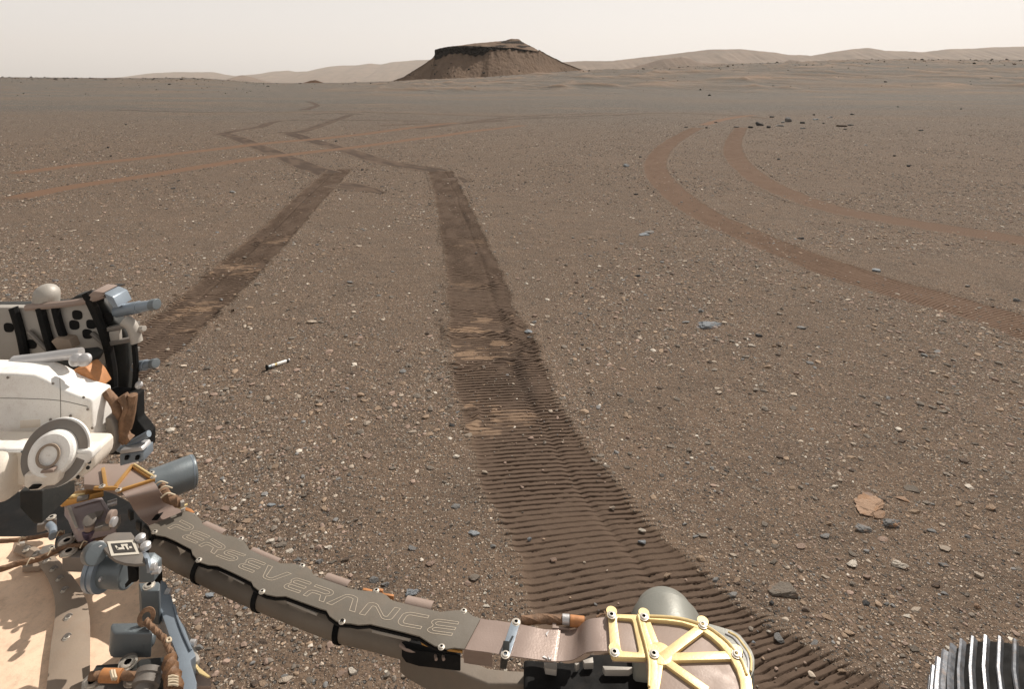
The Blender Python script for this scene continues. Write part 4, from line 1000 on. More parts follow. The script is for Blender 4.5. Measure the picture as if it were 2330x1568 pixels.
for (lx, ly), (rx_, ry_), z in [((465, 795), (1050, 588), 1.055), ((500, 850), (1105, 655), 1.062), ((545, 905), (1150, 735), 1.058), ((590, 965), (1195, 815), 1.046), ((640, 1050), (1245, 890), 1.028), ((700, 1150), (1310, 965), 1.012), ((780, 1250), (1400, 1040), 1.0), ((870, 1335), (1500, 1095), .994), ((985, 1425), (1650, 1150), .994)]:
    A_, B_ = g1('E', lx, ly, z), g1('E', rx_, ry_, z); rows.append([A_.lerp(B_, i/8) for i in range(9)])
fine = []
for j in range(9): fine.append(smooth_path([r[j] for r in rows], 5))
MB().sheet([[fine[j][i] for j in range(9)] for i in range(len(fine[0]))], .0015).build('flex_strip', W_COPPER, RV, angle=70, label='glossy copper brown flex strip curving down to the plate')
hb = MB().tube(gp('E', [(1080, 560), (1180, 650), (1240, 780), (1330, 890), (1460, 960), (1560, 1000)], 1.03), (.012, .010), 12, .25, .10).build('cable_bundle', W_CABLE, RV)
for (x, y, z) in ((1120, 570, 1.045), (1185, 640, 1.045), (1270, 730, 1.042), (1320, 860, 1.042)):
    c = g1('E', x, y, z); MB().tube([c+Vector((-.012, -.008, 0)), c+Vector((0, 0, .006)), c+Vector((.014, .008, -.004))], .002, 6).build('lacing', W_TIE, hb)
MB().prism(gp('E', [(1540, 940), (1620, 925), (1640, 975), (1570, 1000)], 1.035), (0, 0, -.012)).build('clip', W_LGREY, RV, .001)
MB().prism(gp('E', [(1500, 1070), (1690, 1000), (1700, 1020), (1560, 1085)], 1.02), (0, 0, -.004)).build('bracket', W_GOLD, RV, .0008)
MB().prism(gp('E', [(1560, 1088), (1660, 1045), (1640, 1140), (1575, 1150)], 1.01), (0, 0, -.004)).build('bracket', W_LGREY, RV, .0008)
MB().prism(gp('E', [(1650, 1070), (1770, 1110), (1830, 1170), (1800, 1185), (1650, 1130)], 1.0), (0, 0, -.012)).build('foil_block', W_ORANGE, RV, .001)
# dark tabs at the near edge of the strip
for pts in ([(720, 1340), (760, 1295), (840, 1350), (800, 1400)], [(850, 1440), (905, 1390), (970, 1450), (1010, 1500), (960, 1530)], [(575, 1110), (640, 1095), (690, 1160), (620, 1190)]):
    MB().prism(gp('E', pts, .985), (0, 0, -.02)).build('tab', W_DARKG, RV, .001)
MB().cyl(g1('E', 190, 1030, 1.0), g1('E', 370, 970, 1.0), .0075).build('pin', W_SILVER, RV)
# second golden hinge and mauve panel
MB().prism(gp('A', [(715, 600), (910, 555), (1000, 668), (1180, 640), (1450, 560), (1460, 660), (1200, 725), (880, 805), (845, 790)], 1.03), (0, 0, -.014)).build('hinge_plate', W_GOLDD, RV, .001)
MB().bar(g1('A', 850, 740, 1.036), g1('A', 1200, 690, 1.036), .006, .006).build('hinge_rib', W_GOLD, RV, .001)
MB().cyl(g1('A', 1090, 775, 1.03), g1('A', 1250, 740, 1.03), .006).build('hinge_pin', W_GREY, RV)
for x, y in ((825, 740), (870, 785)): bolt(RV, g1('A', x, y, 1.032), .0052)
mp = MB().prism(gp('A', [(905, 850), (945, 840), (1440, 742), (1510, 850), (1640, 1090), (1100, 1210), (1060, 1160), (960, 920)], .99), (0, 0, -.03)).build('mauve_cover', W_MAUVE, RV, .004, label='smooth mauve grey cover with raised border')
e = [(1050, 890), (1390, 798), (1440, 830), (1590, 1080)]
MB().tube(gp('A', e, .991), .0012, 6).build('border', W_MAUVE, mp)
MB().prism(gp('A', [(940, 880), (1000, 872), (1100, 1160), (1060, 1170)], .994), (0, 0, -.004)).build('edge_strip', W_LGREY, mp, .0005)
# dark post and lever
MB().prism(fp('A', [(270, 660), (590, 655), (590, 1120), (480, 1130), (270, 900)], 1.3), (0, .1, 0)).build('mast_post', W_DARKG, RV, .004)
MB().prism(gp('A', [(590, 860), (620, 880), (720, 1000), (800, 1030), (800, 1060), (700, 1080), (590, 1130), (520, 1140), (560, 1010)], .92), (0, 0, -.02)).build('lever', W_GREY, RV, .002)
bolt(RV, g1('A', 725, 1028, .925), .0085)
MB().tube(gp('A', [(690, 1140), (740, 1190), (745, 1300)], .93), .009, 12).build('hose', W_STEEL, RV)

# ---- right end of the arm: flex, strap, golden fan frame, motors
A0 = [((1475, 1000), (1625, 715), .9965), ((1540, 1012), (1680, 728), .9965), ((1650, 1025), (1790, 738), .9965), ((1735, 1038), (1850, 748), .9965), ((1850, 1058), (1960, 766), .9965), ((2000, 1078), (2100, 792), .9965), ((2150, 1098), (2210, 816), .994), ((2330, 1118), (2370, 830), .990)]
rows = [[g1('z4', l[0], l[1], z).lerp(g1('z4', r[0], r[1], z), i/8) for i in range(9)] for l, r, z in A0]
A5 = [((130, 886), (150, 626), .988), ((240, 886), (260, 628), .985), ((330, 882), (370, 622), .985), ((390, 868), (420, 600), .995), ((440, 838), (450, 570), 1.012), ((490, 812), (485, 545), 1.026), ((560, 802), (545, 527), 1.035), ((690, 800), (668, 518), 1.035)]
rows += [[g1('z5', l[0], l[1], z).lerp(g1('z5', r[0], r[1], z), i/8) for i in range(9)] for l, r, z in A5]
fine = [smooth_path([r[j] for r in rows], 4) for j in range(9)]
MB().sheet([[fine[j][i] for j in range(9)] for i in range(len(fine[0]))], .0015).build('flex_strip', W_COPPER, RV, angle=70, label='copper brown flex strip between lettered plate and golden frame')
rows = []
for dz, dy_ in ((0, 0), (-.008, 22), (-.02, 50), (-.04, 95), (-.055, 130)):
    rows.append([g1('z4', x, y+dy_, .995+dz) for x, y in ((1470, 1000), (1530, 1012), (1620, 1025), (1700, 1035), (1735, 1040))])
MB().sheet(rows, .0015).build('flex_flap', W_COPPER, RV)
st = MB().bar(g1('z4', 1952, 752, 1.002), g1('z4', 1855, 1056, 1.002), .017, .003).build('strap', W_STEEL, RV, .0006, label='blue grey strap clamping the flex')
bolt(st, g1('z4', 1957, 750, 1.002), .0068); bolt(st, g1('z4', 1858, 1052, 1.002), .0068)
MB().bar(g1('z4', 1860, 1060, 1.0), g1('z4', 1835, 1190, .93), .012, .02, up=(0, -1, .3)).build('strap_leg', W_DARKG, RV, .001)
tx = MB()
for i in range(7):       # small stamped serial marks
    x, y = 1925-i*4.5, 880+i*9; tx.bar(g1('z4', x-9, y-1, 1.0031), g1('z4', x+9, y+2, 1.0031), .0008, .0006)
tx.build('stamp', W_DARKG, st)
for pts in ([(2232, 855), (2262, 830), (2242, 880)], [(2222, 1062), (2250, 1092), (2200, 1075)], [(2255, 1060), (2275, 1095), (2262, 1098)], [(2290, 1050), (2284, 1092), (2275, 1092)]):
    MB().prism(gp('z4', pts, .9945), (0, 0, -.003)).build('foil_crease', W_SILVER, RV)
# dark structure under the flex
MB().prism(gp('z4', [(870, 945), (1000, 985), (1100, 1015), (1450, 1075), (1700, 1180), (1900, 1200), (2330, 1215), (2330, 1330), (1700, 1330), (1090, 1090), (930, 1000)], .90), (0, 0, -.06)).build('wrist_beam', W_PIPE, RV, .006)
MB().tube(gp('z4', [(880, 960), (935, 998), (1040, 1020), (1090, 1030)], .95), .004, 8).build('tray_lip', W_BROWN, RV)
MB().prism(gp('z4', [(890, 930), (1060, 900), (1200, 975), (1440, 1010), (1440, 1065), (1050, 1020), (930, 985)], .955), (0, 0, -.03)).build('tray', W_DARK, RV, .002)
MB().prism(gp('z4', [(1070, 925), (1190, 960), (1460, 1005), (1455, 1022), (1200, 985), (1080, 945)], .985), (0, 0, -.004)).build('foil_edge', W_GOLDD, RV)
for x in (1215, 1285): MB().tube(gp('z4', [(x, 1010), (x-8, 1060), (x-2, 1100)], .95), .003, 8).build('post', W_BROWN, RV)
MB().prism(gp('z5', [(-40, 860), (330, 890), (430, 880), (520, 820), (700, 815), (1010, 855), (1060, 1180), (-40, 1180)], .93), (0, 0, -.10)).build('wrist_housing', W_DARK, RV, .008)
for pts in ([(130, 895), (240, 900), (235, 960), (140, 945)], [(455, 880), (540, 850), (545, 900), (470, 905)], [(385, 900), (430, 900), (400, 925)], [(620, 925), (880, 935), (840, 960), (640, 960)]):
    MB().prism(gp('z5', pts, .945), (0, 0, -.012)).build('tape_patch', W_LGREY, RV, .001)
MB().tube(gp('z5', [(-60, 548), (60, 536), (180, 535), (300, 545), (480, 560)], .99), .008, 10, .2, .08).build('cable_bundle', W_CABLE, RV)
MB().cyl(g1('z5', 285, 535, .995), g1('z5', 345, 540, .995), .0085).build('connector', W_SILVER, RV)
MB().cyl(g1('z5', 350, 548, .995), g1('z5', 470, 562, .995), .0095).build('foil_sleeve', W_ORANGE, RV)
MB().prism(gp('z5', [(205, 525), (245, 520), (230, 590), (350, 615), (200, 608)], .99), (0, 0, -.004)).build('bracket', W_BROWN, RV, .0008)
MB().tube(gp('z5', [(570, 520), (610, 495), (640, 495), (636, 470)], 1.02), .0018, 6).build('lacing', W_CABLE, RV)
# golden frames on brown panels
ZF_ = 1.045
MB().prism(gp('z5', [(682, 500), (922, 505), (1000, 858), (702, 848)], ZF_-.006), (0, 0, -.01)).build('bronze_panel', W_BROWN, RV, .001)
def ringframe(outer, inner, z, th, mat, name, bev=.0012):
    """flat frame: outer and inner outlines with the same number of points"""
    o = [G(x, y, z) for x, y in outer]; i_ = [G(x, y, z) for x, y in inner]; n = len(o); D_ = Vector((0, 0, -th)); m = MB()
    vs = o+i_+[p+D_ for p in o]+[p+D_ for p in i_]; fs = []
    for k in range(n):
        j = (k+1) % n; fs += [(k, j, n+j, n+k), (2*n+k, 3*n+k, 3*n+j, 2*n+j), (k, 2*n+k, 2*n+j, j), (n+k, n+j, 3*n+j, 3*n+k)]
    m.add(vs, fs); return m.build(name, mat, RV, bev)
def rrect(c, n=5, r=0.22):
    """rounded corners of a quad given in photo positions"""
    out = []
    for i in range(4):
        p, a, b = Vector((*c[i], 0)), Vector((*c[i-1], 0)), Vector((*c[(i+1) % 4], 0))
        A_, B_ = p.lerp(a, r), p.lerp(b, r)
        for k in range(n):
            t = k/(n-1); out.append(tuple((A_*(1-t)**2+p*2*t*(1-t)+B_*t*t)[:2]))
    return out
ringframe(rrect(T('z5', [(666, 488), (930, 496), (1010, 858), (690, 850)]), 5, .12), rrect(T('z5', [(738, 520), (872, 532), (930, 812), (775, 800)]), 5, .12), ZF_, .008, W_GOLD, 'window_frame')
fan_out = [(905, 494), (1010, 492), (1180, 503), (1310, 522), (1420, 555), (1510, 590), (1600, 648), (1680, 715), (1740, 785), (1790, 860), (1840, 950), (1870, 1040), (1880, 1130), (1860, 1230), (1000, 1230), (1015, 930), (985, 760), (945, 620)]
fan_in = [(968, 528), (1030, 535), (1170, 545), (1290, 562), (1380, 592), (1450, 625), (1530, 680), (1600, 742), (1655, 805), (1700, 870), (1745, 955), (1772, 1040), (1780, 1130), (1765, 1190), (1075, 1190), (1085, 930), (1050, 770), (1005, 640)]
ringframe(T('z5', fan_out), T('z5', fan_in), ZF_+.003, .010, W_GOLD, 'fan_frame')
MB().prism([G(x, y, ZF_-.004) for x, y in T('z5', [(935, 515)]+fan_out[2:14]+[(1030, 1215)])], (0, 0, -.012)).build('fan_panel', W_BROWN, RV, .001)
sp = MB()
for i, (a, b, w) in enumerate([((1120, 850), (1465, 590), 62), ((1130, 850), (1740, 832), 58), ((1130, 865), (1500, 1130), 58), ((1100, 860), (985, 560), 70), ((1090, 870), (1040, 1180), 70)]):
    sp.bar(g1('z5', *a, ZF_+.0025-.0003*i), g1('z5', *b, ZF_+.0025-.0003*i), px('z5', w, 1.1)*1.12, .006)
sp.lathe(g1('z5', 1105, 858, ZF_-.006), UP, [(0, .021), (.0082, .021)], 28)
sp.build('fan_spoke', W_GOLD, RV, .001)
MB().tube([G(x, y, ZF_+.004) for x, y in T('z5', [(1020, 508), (1180, 516), (1300, 534), (1420, 568), (1510, 604), (1590, 658), (1668, 724), (1730, 800), (1790, 890), (1830, 1000)])], .0022, 8).build('fan_lip', W_GOLD, RV)
MB().tube([G(x, y, ZF_+.004) for x, y in T('z5', [(918, 500), (945, 610), (985, 760), (1012, 910), (1010, 1100)])], .0022, 8).build('fan_lip', W_GOLD, RV)
for x, y in ((697, 498), (722, 812), (968, 514), (1052, 825), (1462, 582), (1745, 828)):
    MB().lathe(g1('z5', x, y, ZF_-.004), UP, [(0, .0105), (.008, .0100)], 24).build('boss', W_GOLD, RV); bolt(RV, g1('z5', x, y, ZF_+.0045), .0068)
# olive motor and drum behind
a, b = Vector((.300, 1.10, .931)), Vector((.317, 1.222, .931)); ax = (b-a).normalized()
om = MB().cyl(a, b, .074, seg=56).build('wrist_motor', W_OLIVE, RV, .0012, label='olive grey motor can behind the golden frame')
MB().lathe(b-ax*.001, ax, [(0, .063), (.018, .063), (.021, .061), (.028, .059), (.029, .055)], 56).build('end_ring', W_OLIVE, om)
c = g1('z5', 1330, 880, 1.0)
dro = [(1330, 545), (1470, 562), (1600, 598), (1700, 628), (1770, 668), (1825, 735), (1872, 805), (1892, 870), (1890, 960), (1850, 1060), (1700, 1180), (1330, 1180)]
dr = MB().prism(gp('z5', dro, .985), (0, 0, -.035)).build('joint_drum', W_OLIVE, RV, label='banded round drum under the fan frame')
MB().prism([G(x, y, 1.005) for x, y in T('z5', [(x-45*(1 if x > 1400 else 0), y+22) for x, y in dro])], (0, 0, -.022)).build('drum_step', W_OLIVE, dr, .003)
for i, (dx_, zz) in enumerate(((-8, .975), (-26, .990), (-50, 1.0055))): MB().tube([G(x, y, zz) for x, y in T('z5', [(x+dx_, y+abs(dx_)*.5) for x, y in dro[3:9]])], .0022, 8).build('band', (W_GREY, W_GOLD, W_SILVER)[i], dr)

# ---- deck at lower left: dust coated disc with a bolted ring
ZT = .86
MB().prism(gp('P', [(-160, 1222), (40, 1222), (130, 1226), (200, 1262), (262, 1300), (330, 1322), (352, 1360), (378, 1420), (402, 1500), (420, 1600), (430, 1700), (-160, 1700)], ZT), (0, 0, -.02)).build('deck_disc', W_TAN, RV, .002, label='sand coloured dust coated disc in full sun')
ringo = [(225, 318), (340, 348), (450, 382), (560, 440), (700, 498), (790, 590), (880, 690), (960, 790), (1050, 920), (1110, 1030), (1160, 1160), (1185, 1300), (1195, 1480), (1190, 2300)]
ringi = [(222, 372), (330, 412), (430, 468), (520, 520), (560, 600), (620, 670), (680, 790), (722, 900), (750, 1020), (765, 1160), (760, 1300), (735, 1480), (700, 1700), (640, 2300)]
rg = MB().sheet([[g1('C', a[0]*(1-t)+b[0]*t, a[1]*(1-t)+b[1]*t, ZT+.008+.006*math.sin(t*3.14)) for t in (0, .2, .5, .8, 1)] for a, b in zip(ringo, ringi)], .008).build('bolted_ring', W_BAND, RV)
MB().tube([g1('C', a[0]*.45+b[0]*.55, a[1]*.45+b[1]*.55, ZT+.012) for a, b in zip(ringo[8:], ringi[8:])], .004, 8).build('ring_step', W_GREY, RV)
for x, y in ((355, 378), (492, 438), (628, 530), (722, 640), (805, 768), (868, 922), (918, 1292), (900, 1560)):
    MB().cyl(g1('C', x, y, ZT+.008), g1('C', x, y, ZT+.020), .0088, seg=24).build('standoff', W_GREY, RV); bolt(RV, g1('C', x-6, y-8, ZT+.021), .0062)
MB().prism(gp('C', [(240, 262), (500, 248), (730, 205), (740, 262), (825, 280), (820, 318), (590, 320), (440, 372), (240, 318)], ZT+.012), (0, 0, -.02)).build('deck_tab', W_TAN, RV, .002)
MB().prism(gp('C', [(500, 402), (590, 318), (690, 292), (815, 322), (690, 400), (560, 432)], ZT+.03), (0, 0, -.02)).build('gusset', W_GREY, RV, .002)
bolt(RV, g1('C', 695, 345, ZT+.03), .0065)
MB().prism(gp('C', [(300, 560), (485, 522), (545, 588), (300, 610)], ZT+.016), (0, 0, -.012)).build('clip_base', W_BAND, RV, .001)
for z_, y_ in (((1.0), 0), ((.99), 18)):
    cb = MB().tube([g1('C', x, y+y_, z_-.05) for x, y in [(-60, 640), (120, 590), (260, 540), (420, 512), (560, 470), (680, 415), (850, 340), (1000, 320), (1120, 295), (1290, 235), (1450, 165), (1560, 120)]], .0048, 10, .25, .08).build('cable_bundle', W_CABLE, RV)
for x, y in ((405, 520), (690, 385), (1120, 290)):
    c = g1('C', x, y, .965); MB().tube([c+Vector((-.002, -.009, -.004)), c+Vector((0, 0, .005)), c+Vector((.003, .008, -.002))], .0014, 6).build('lacing', W_TIE, cb)
ch = MB().tube(gp('C', [(-40, 260), (250, 236), (420, 212), (600, 180), (790, 155), (860, 140)], .93), .0048, 10, .2, .08).build('cable_bundle', W_CABLE, RV)
for x, y in ((290, 232), (800, 150)):
    c = g1('C', x, y, .94); MB().tube([c+Vector((-.003, -.007, -.004)), c+Vector((0, 0, .005)), c+Vector((.003, .007, -.002))], .0016, 6).build('lacing', W_TIE, ch)
MB().prism(gp('C', [(255, 255), (330, 245), (335, 282), (265, 292)], .90), (0, 0, -.006)).build('clip', W_LGREY, RV, .001)
# bracket arms with big bolts
MB().prism(gp('C', [(735, 262), (745, 212), (1125, 32), (1180, 70), (1130, 120), (1040, 160), (1010, 255), (1360, 262), (1360, 345), (1230, 330), (850, 352)], .935), (0, 0, -.025)).build('bracket_arm', W_DARKG, RV, .003)
MB().prism(gp('C', [(835, 400), (870, 378), (1190, 378), (1205, 400), (1205, 468), (1180, 480), (870, 468), (840, 440)], .945), (0, 0, -.035)).build('bracket_arm', W_GREY, RV, .004)
MB().prism(gp('C', [(1000, 200), (1060, 190), (1190, 205), (1290, 230), (1140, 262), (1060, 240)], .95), (0, 0, -.01)).build('bracket', W_BAND, RV, .002)
for x, y, r in ((897, 262, .0135), (922, 402, .0135), (1030, 188, .0075)):
    MB().lathe(g1('C', x, y, .936), UP, [(0, r*1.4), (.008, r*1.35)], 28).build('washer', W_GREY, RV); bolt(RV, g1('C', x, y, .947), r, h=.005)
MB().cyl(g1('C', 1205, 200, .955), g1('C', 1200, 75, .985), .0165, .0155).build('latch_can', paint('iridescent_can', (.16, .13, .20), .3, .7, .3, 20), RV, .001)
MB().cyl(g1('C', 1200, 80, .986), g1('C', 1200, 20, 1.0), .011).build('latch_neck', W_BROWN, RV, .001)
sm = MB()
for (x, y, w, h, z) in ((190, 280, 120, 60, 1.0), (250, 430, 150, 70, .99), (385, 300, 70, 110, 1.02), (400, 370, 70, 60, 1.03), (330, 420, 110, 90, 1.0), (455, 370, 50, 160, 1.01), (130, 430, 80, 80, .985)):
    sm.box(g1('B', x, y, z), px('B', w, 1.3), .02, px('B', h, 1.3)*.8, rz=.2)
sm.build('latch', W_GREY, RV, .0015)
MB().cyl(g1('B', 345, 300, 1.035), g1('B', 410, 300, 1.035), .014).build('roller', W_BROWN, RV, .001)
MB().cyl(g1('B', 380, 370, 1.04), g1('B', 430, 372, 1.04), .010).build('roller', W_SILVER, RV, .001)
MB().lathe(g1('B', 85, 345, 1.01), (0.2, -.5, .8), [(0, .012), (.002, .014), (.003, .012)], 24).build('disc_tab', W_GREY, RV)
# target plate with square marker
ZM = 1.10
tp_ = MB().prism(gp('B', [(248, 640), (262, 600), (330, 545), (420, 512), (640, 508), (680, 560), (720, 640), (800, 800), (832, 925), (700, 936), (560, 922), (440, 885), (350, 820), (280, 742), (250, 690)], ZM), (0, 0, -.006)).build('target_plate', W_GREY, RV, .001, label='grey rounded plate carrying a black and white square marker')
mk = MB().prism(gp('B', [(318, 634), (678, 610), (752, 800), (372, 826)], ZM+.0015), (0, 0, -.0012)).build('marker', W_MARK, tp_)
MB().prism(gp('B', [(368, 662), (648, 642), (705, 768), (414, 790)], ZM+.0022), (0, 0, -.0010)).build('marker_square', W_BLACK, mk)
gl = MB()
for pts in ([(420, 690), (445, 688), (475, 735), (450, 738)], [(445, 718), (520, 712), (530, 738), (455, 744)], [(500, 672), (525, 670), (556, 738), (530, 740)], [(525, 670), (590, 665), (600, 688), (535, 692)], [(560, 690), (585, 688), (615, 740), (590, 744)], [(610, 700), (645, 697), (655, 722), (620, 725)]):
    gl.prism(gp('B', pts, ZM+.0030), (0, 0, -.0009))
gl.build('marker_glyph', W_MARK, mk)
# actuator under the plate
ac = f1('B', 255, 985, 1.245); acr = f1('B', 640, 1010, 1.235)
am = MB().cyl(ac, acr, .0335, seg=48).build('gimbal_motor', W_SLATE, RV, .001, label='dark slate motor can under the marker plate')
ax = (acr-ac).normalized()
MB().lathe(ac-ax*.014, ax, [(0, .040), (.003, .0425), (.012, .0425), (.0125, .0405), (.016, .0405), (.0165, .0425), (.026, .0425), (.028, .038)], 56).build('flange', W_STEEL, am)
MB().cyl(f1('B', 215, 1140, 1.195), f1('B', 245, 1143, 1.195), .004).build('screw', W_SILVER, am)
MB().cyl(f1('B', 110, 790, 1.22), f1('B', 175, 800, 1.2), .020).build('bearing', W_SLATE, RV, .002)
MB().prism(fp('B', [(735, 935), (838, 930), (942, 1005), (942, 1195), (735, 1200)], 1.18), (0, .03, 0)).build('gimbal_bracket', W_SLATE, RV, .004)
rows = []
for (x, y, d) in ((780, 770, 1.16), (820, 790, 1.13), (850, 860, 1.105), (865, 940, 1.10), (880, 1010, 1.095), (880, 1060, 1.095)):
    rows.append([f1('B', x-30, y, d+.075), f1('B', x+10, y, d+.071), f1('B', x+48, y, d+.075)])
MB().sheet(rows, .004).build('bent_strap', W_STEEL, RV, angle=60)
MB().cyl(f1('B', 925, 1030, 1.175), f1('B', 1030, 1018, 1.175), .006).build('pin', W_SILVER, RV)
MB().cyl(f1('B', 915, 975, 1.13), f1('B', 975, 970, 1.13), .006).build('pin', W_SILVER, RV)
for x, y in ((765, 615), (835, 722), (205, 722)): MB().lathe(g1('B', x, y, ZM-.002), UP, [(0, .010), (.008, .0095), (.011, .006), (.012, .001)], 20).build('stud', W_SILVER, RV)
MB().prism(fp('B', [(585, 965), (670, 970), (720, 1020), (720, 1180), (650, 1190), (560, 1270), (550, 1215), (600, 1190)], 1.19), (0, .03, 0)).build('clamp_block', W_DARK, RV, .002)
# lower block with bolt
lb = [g1('B', x, y, .985) for x, y in [(742, 1192), (1005, 1175), (1030, 1200), (1022, 1285), (1000, 1300), (770, 1300)]]
MB().prism(lb, (0, .004, -.075)).build('corner_block', W_SLATE, RV, .004)
bolt(RV, g1('B', 880, 1225, .986), .0095, h=.004)
# long strut
strut = MB().prism(gp('D', [(1295, 235), (1345, 190), (1360, -60), (1440, -20), (1500, 120), (1560, 330), (1640, 520), (1720, 660), (1800, 880), (1890, 1080), (1800, 1150), (1830, 1240), (1900, 1470), (1860, 1800), (1640, 1800), (1590, 1200), (1620, 1110), (1470, 740)], .93), (0, 0, -.05)).build('strut', W_STEEL, RV, .003, label='long blue grey metal strut running down to the right')
MB().tube(gp('D', [(1560, 330), (1610, 520), (1700, 760), (1810, 1000)], .932), .0022, 8).build('strut_rib', W_STEEL, strut)
MB().prism(gp('D', [(1600, 500), (1700, 610), (1760, 700), (1850, 860), (1880, 960), (1950, 1120), (1900, 1170), (1820, 1165), (1830, 1060)], .905), (0, 0, -.03)).build('strut_flange', W_LGREY, RV, .003)
MB().cyl(g1('D', 1800, 890, .925), g1('D', 1880, 895, .925), .006).build('pin', W_SILVER, RV)
MB().cyl(g1('D', 1440, 130, .93), g1('D', 1510, 132, .93), .007).build('pin', W_SILVER, RV)
# rounded box and its small can
MB().prism(gp('D', [(610, 640), (640, 590), (1040, 580), (1240, 690), (1240, 740), (690, 745), (640, 720)], .955), (0, -.006, -.045)).build('sensor_box', W_SLATE, RV, .010, label='rounded slate box with a diagonal shadow')
MB().cyl(g1('D', 1130, 850, .93), g1('D', 1275, 820, .93), .016, .013, dome=.006).build('sensor_can', W_SLATE, RV)
tc1 = MB().tube(gp('D', [(1150, 560), (1175, 600), (1300, 720), (1430, 850), (1470, 950), (1540, 1080), (1510, 1130)], .965), .0055, 10, .6, .14).build('tie_cable', W_CABLE, RV)
MB().lathe(g1('D', 1150, 500, .965), (0.3, -.8, .5), [(0, .008), (0, .016), (.005, .016), (.005, .008), (0, .008)], 20, False).build('cable_loop', W_CABLE, tc1)
MB().tube(gp('D', [(1450, 830), (1500, 820), (1510, 860), (1460, 880), (1450, 840)], .97), .002, 6).build('lacing', W_TIE, tc1)
MB().tube(gp('D', [(1495, 1140), (1500, 1250), (1530, 1380), (1550, 1500), (1560, 1700)], .96), (.012, .016), 12, .3, .08).build('wrapped_cable', paint('amber_wrap', (.22, .11, .05), .5, .1, .5, 50, .1, .002), RV)
for i, y in enumerate((1400, 1440, 1480, 1520)): MB().tube(gp('D', [(1470, y), (1540, y-15+8*(i % 2)), (1620, y+6)], .977), .0018, 6).build('lacing', W_TIE, RV)
# rails at the bottom
MB().prism(gp('D', [(330, 1340), (400, 1215), (1010, 1175), (1440, 1150), (1440, 1330), (1000, 1330)], .915), (0, 0, -.03)).build('rail', W_DARKG, RV, .003)
MB().prism(gp('D', [(250, 1540), (330, 1395), (1450, 1440), (1450, 1800), (250, 1800)], .90), (0, 0, -.03)).build('rail', W_GREY, RV, .003)
MB().prism(gp('D', [(1005, 1165), (1080, 1120), (1440, 1085), (1440, 1190), (1400, 1260), (1020, 1290)], .945), (0, 0, -.04)).build('connector_block', W_DARKG, RV, .004)
MB().lathe(g1('D', 1210, 1300, .945), Vector((.1, -1, -.5)), [(0, .024), (.008, .024), (.009, .022), (.014, .022), (.015, .024), (.022, .024), (.023, .017), (.05, .016)], 32).build('connector', W_GREY, RV)
MB().tube(gp('D', [(300, 1390), (480, 1380), (760, 1378), (1000, 1385), (1180, 1400), (1300, 1430)], .935), .007, 10, .3, .06).build('cable_bundle', W_CABLE, RV)
MB().cyl(g1('D', 475, 1378, .938), g1('D', 765, 1382, .938), .0105).build('foil_sleeve', W_ORANGE, RV, .002)
for x in (620, 660): MB().tube(gp('D', [(x, 1310), (x+12, 1370), (x+30, 1430)], .952), .003, 6).build('lacing', W_TIE, RV)
for x, y in ((870, 1200), (955, 1435), (335, 1490)):
    MB().lathe(g1('D', x, y, .917), UP, [(0, .017), (.006, .016)], 28).build('washer', W_GREY, RV); bolt(RV, g1('D', x, y, .924), .013, h=.005)
MB().prism(gp('D', [(1830, 1180), (1900, 1180), (1950, 1270), (2090, 1390), (2115, 1535), (1850, 1540), (1900, 1480)], .88), (0, 0, -.008)).build('foil_sheet', W_BROWN, RV, .001)
MB().prism(gp('D', [(1850, 1200), (1935, 1340), (2060, 1400), (2100, 1390), (1940, 1260), (1880, 1180)], .90), (0, 0, -.003)).build('foil_sheet', W_GOLD, RV, .0005)

# ---- turret at the left edge
DT = 1.34
tur = MB().prism(fp('z1', [(-400, 325), (230, 315), (470, 297), (570, 240), (670, 227), (760, 263), (820, 350), (855, 430), (915, 475), (948, 545), (965, 645), (967, 785), (960, 905), (948, 1025), (810, 1035), (670, 985), (530, 885), (-400, 885)], DT+.02), (0, .035, 0)).build('turret_housing', W_DARKG, RV, .008, label='dark ribbed turret housing with round holes')
MB().prism(fp('z1', [(-330, 330), (220, 330), (540, 305), (650, 275), (700, 330), (765, 460), (815, 600), (815, 700), (735, 890), (600, 830), (-330, 830)], DT+.008), (0, .02, 0)).build('turret_face', W_LGREY, RV, .002)
for x, y, w in ((575, 385, 74), (553, 460, 74), (680, 455, 72), (652, 528, 74), (800, 408, 82), (232, 605, 72), (60, 480, 72)):
    c = T('z1', [(x-w/2, y-w/2), (x+w/2, y-w/2+8), (x+w/2+6, y+w/2), (x-w/2+8, y+w/2)]); MB().prism([F(a, b, DT+.006) for a, b in rrect(c, 5, .4)], (0, .004, 0)).build('hole', W_DARK, tur)
for pts, w in (([(650, 215), (705, 330), (765, 470), (812, 620), (845, 800), (850, 990)], .010), ([(300, 330), (345, 500), (385, 640), (410, 740)], .009), ([(415, 330), (450, 470), (500, 600)], .008), ([(100, 330), (150, 500), (190, 700)], .009)):
    MB().tube(fp('z1', pts, DT), w, 8).build('rib', W_DARK, tur)
MB().tube(fp('z1', [(200, 330), (540, 296), (680, 268), (790, 230)], DT), .008, 8).build('rib', W_BROWN, tur)
MB().tube(fp('z1', [(215, 510), (350, 640), (420, 700)], DT), .005, 8).build('rib', W_GREY, tur)
MB().tube(fp('z1', [(690, 520), (800, 620)], DT+.004), .005, 8).build('rib', W_GREY, tur)
MB().prism(fp('z1', [(380, 585), (420, 555), (520, 570), (550, 640), (430, 650)], DT-.015), (0, .03, 0)).build('pad', W_BAND, tur, .003)
lad = MB()
for y in (480, 590, 655, 775, 895, 980): lad.bar(f1('z1', 800 if y < 600 else 985, y+18 if y < 600 else y, DT-.004), f1('z1', 1030, y-22 if y < 600 else y, DT-.004), .010, .012, up=(0, -1, 0))
lad.build('rim_ladder', W_GREY, tur, .002)
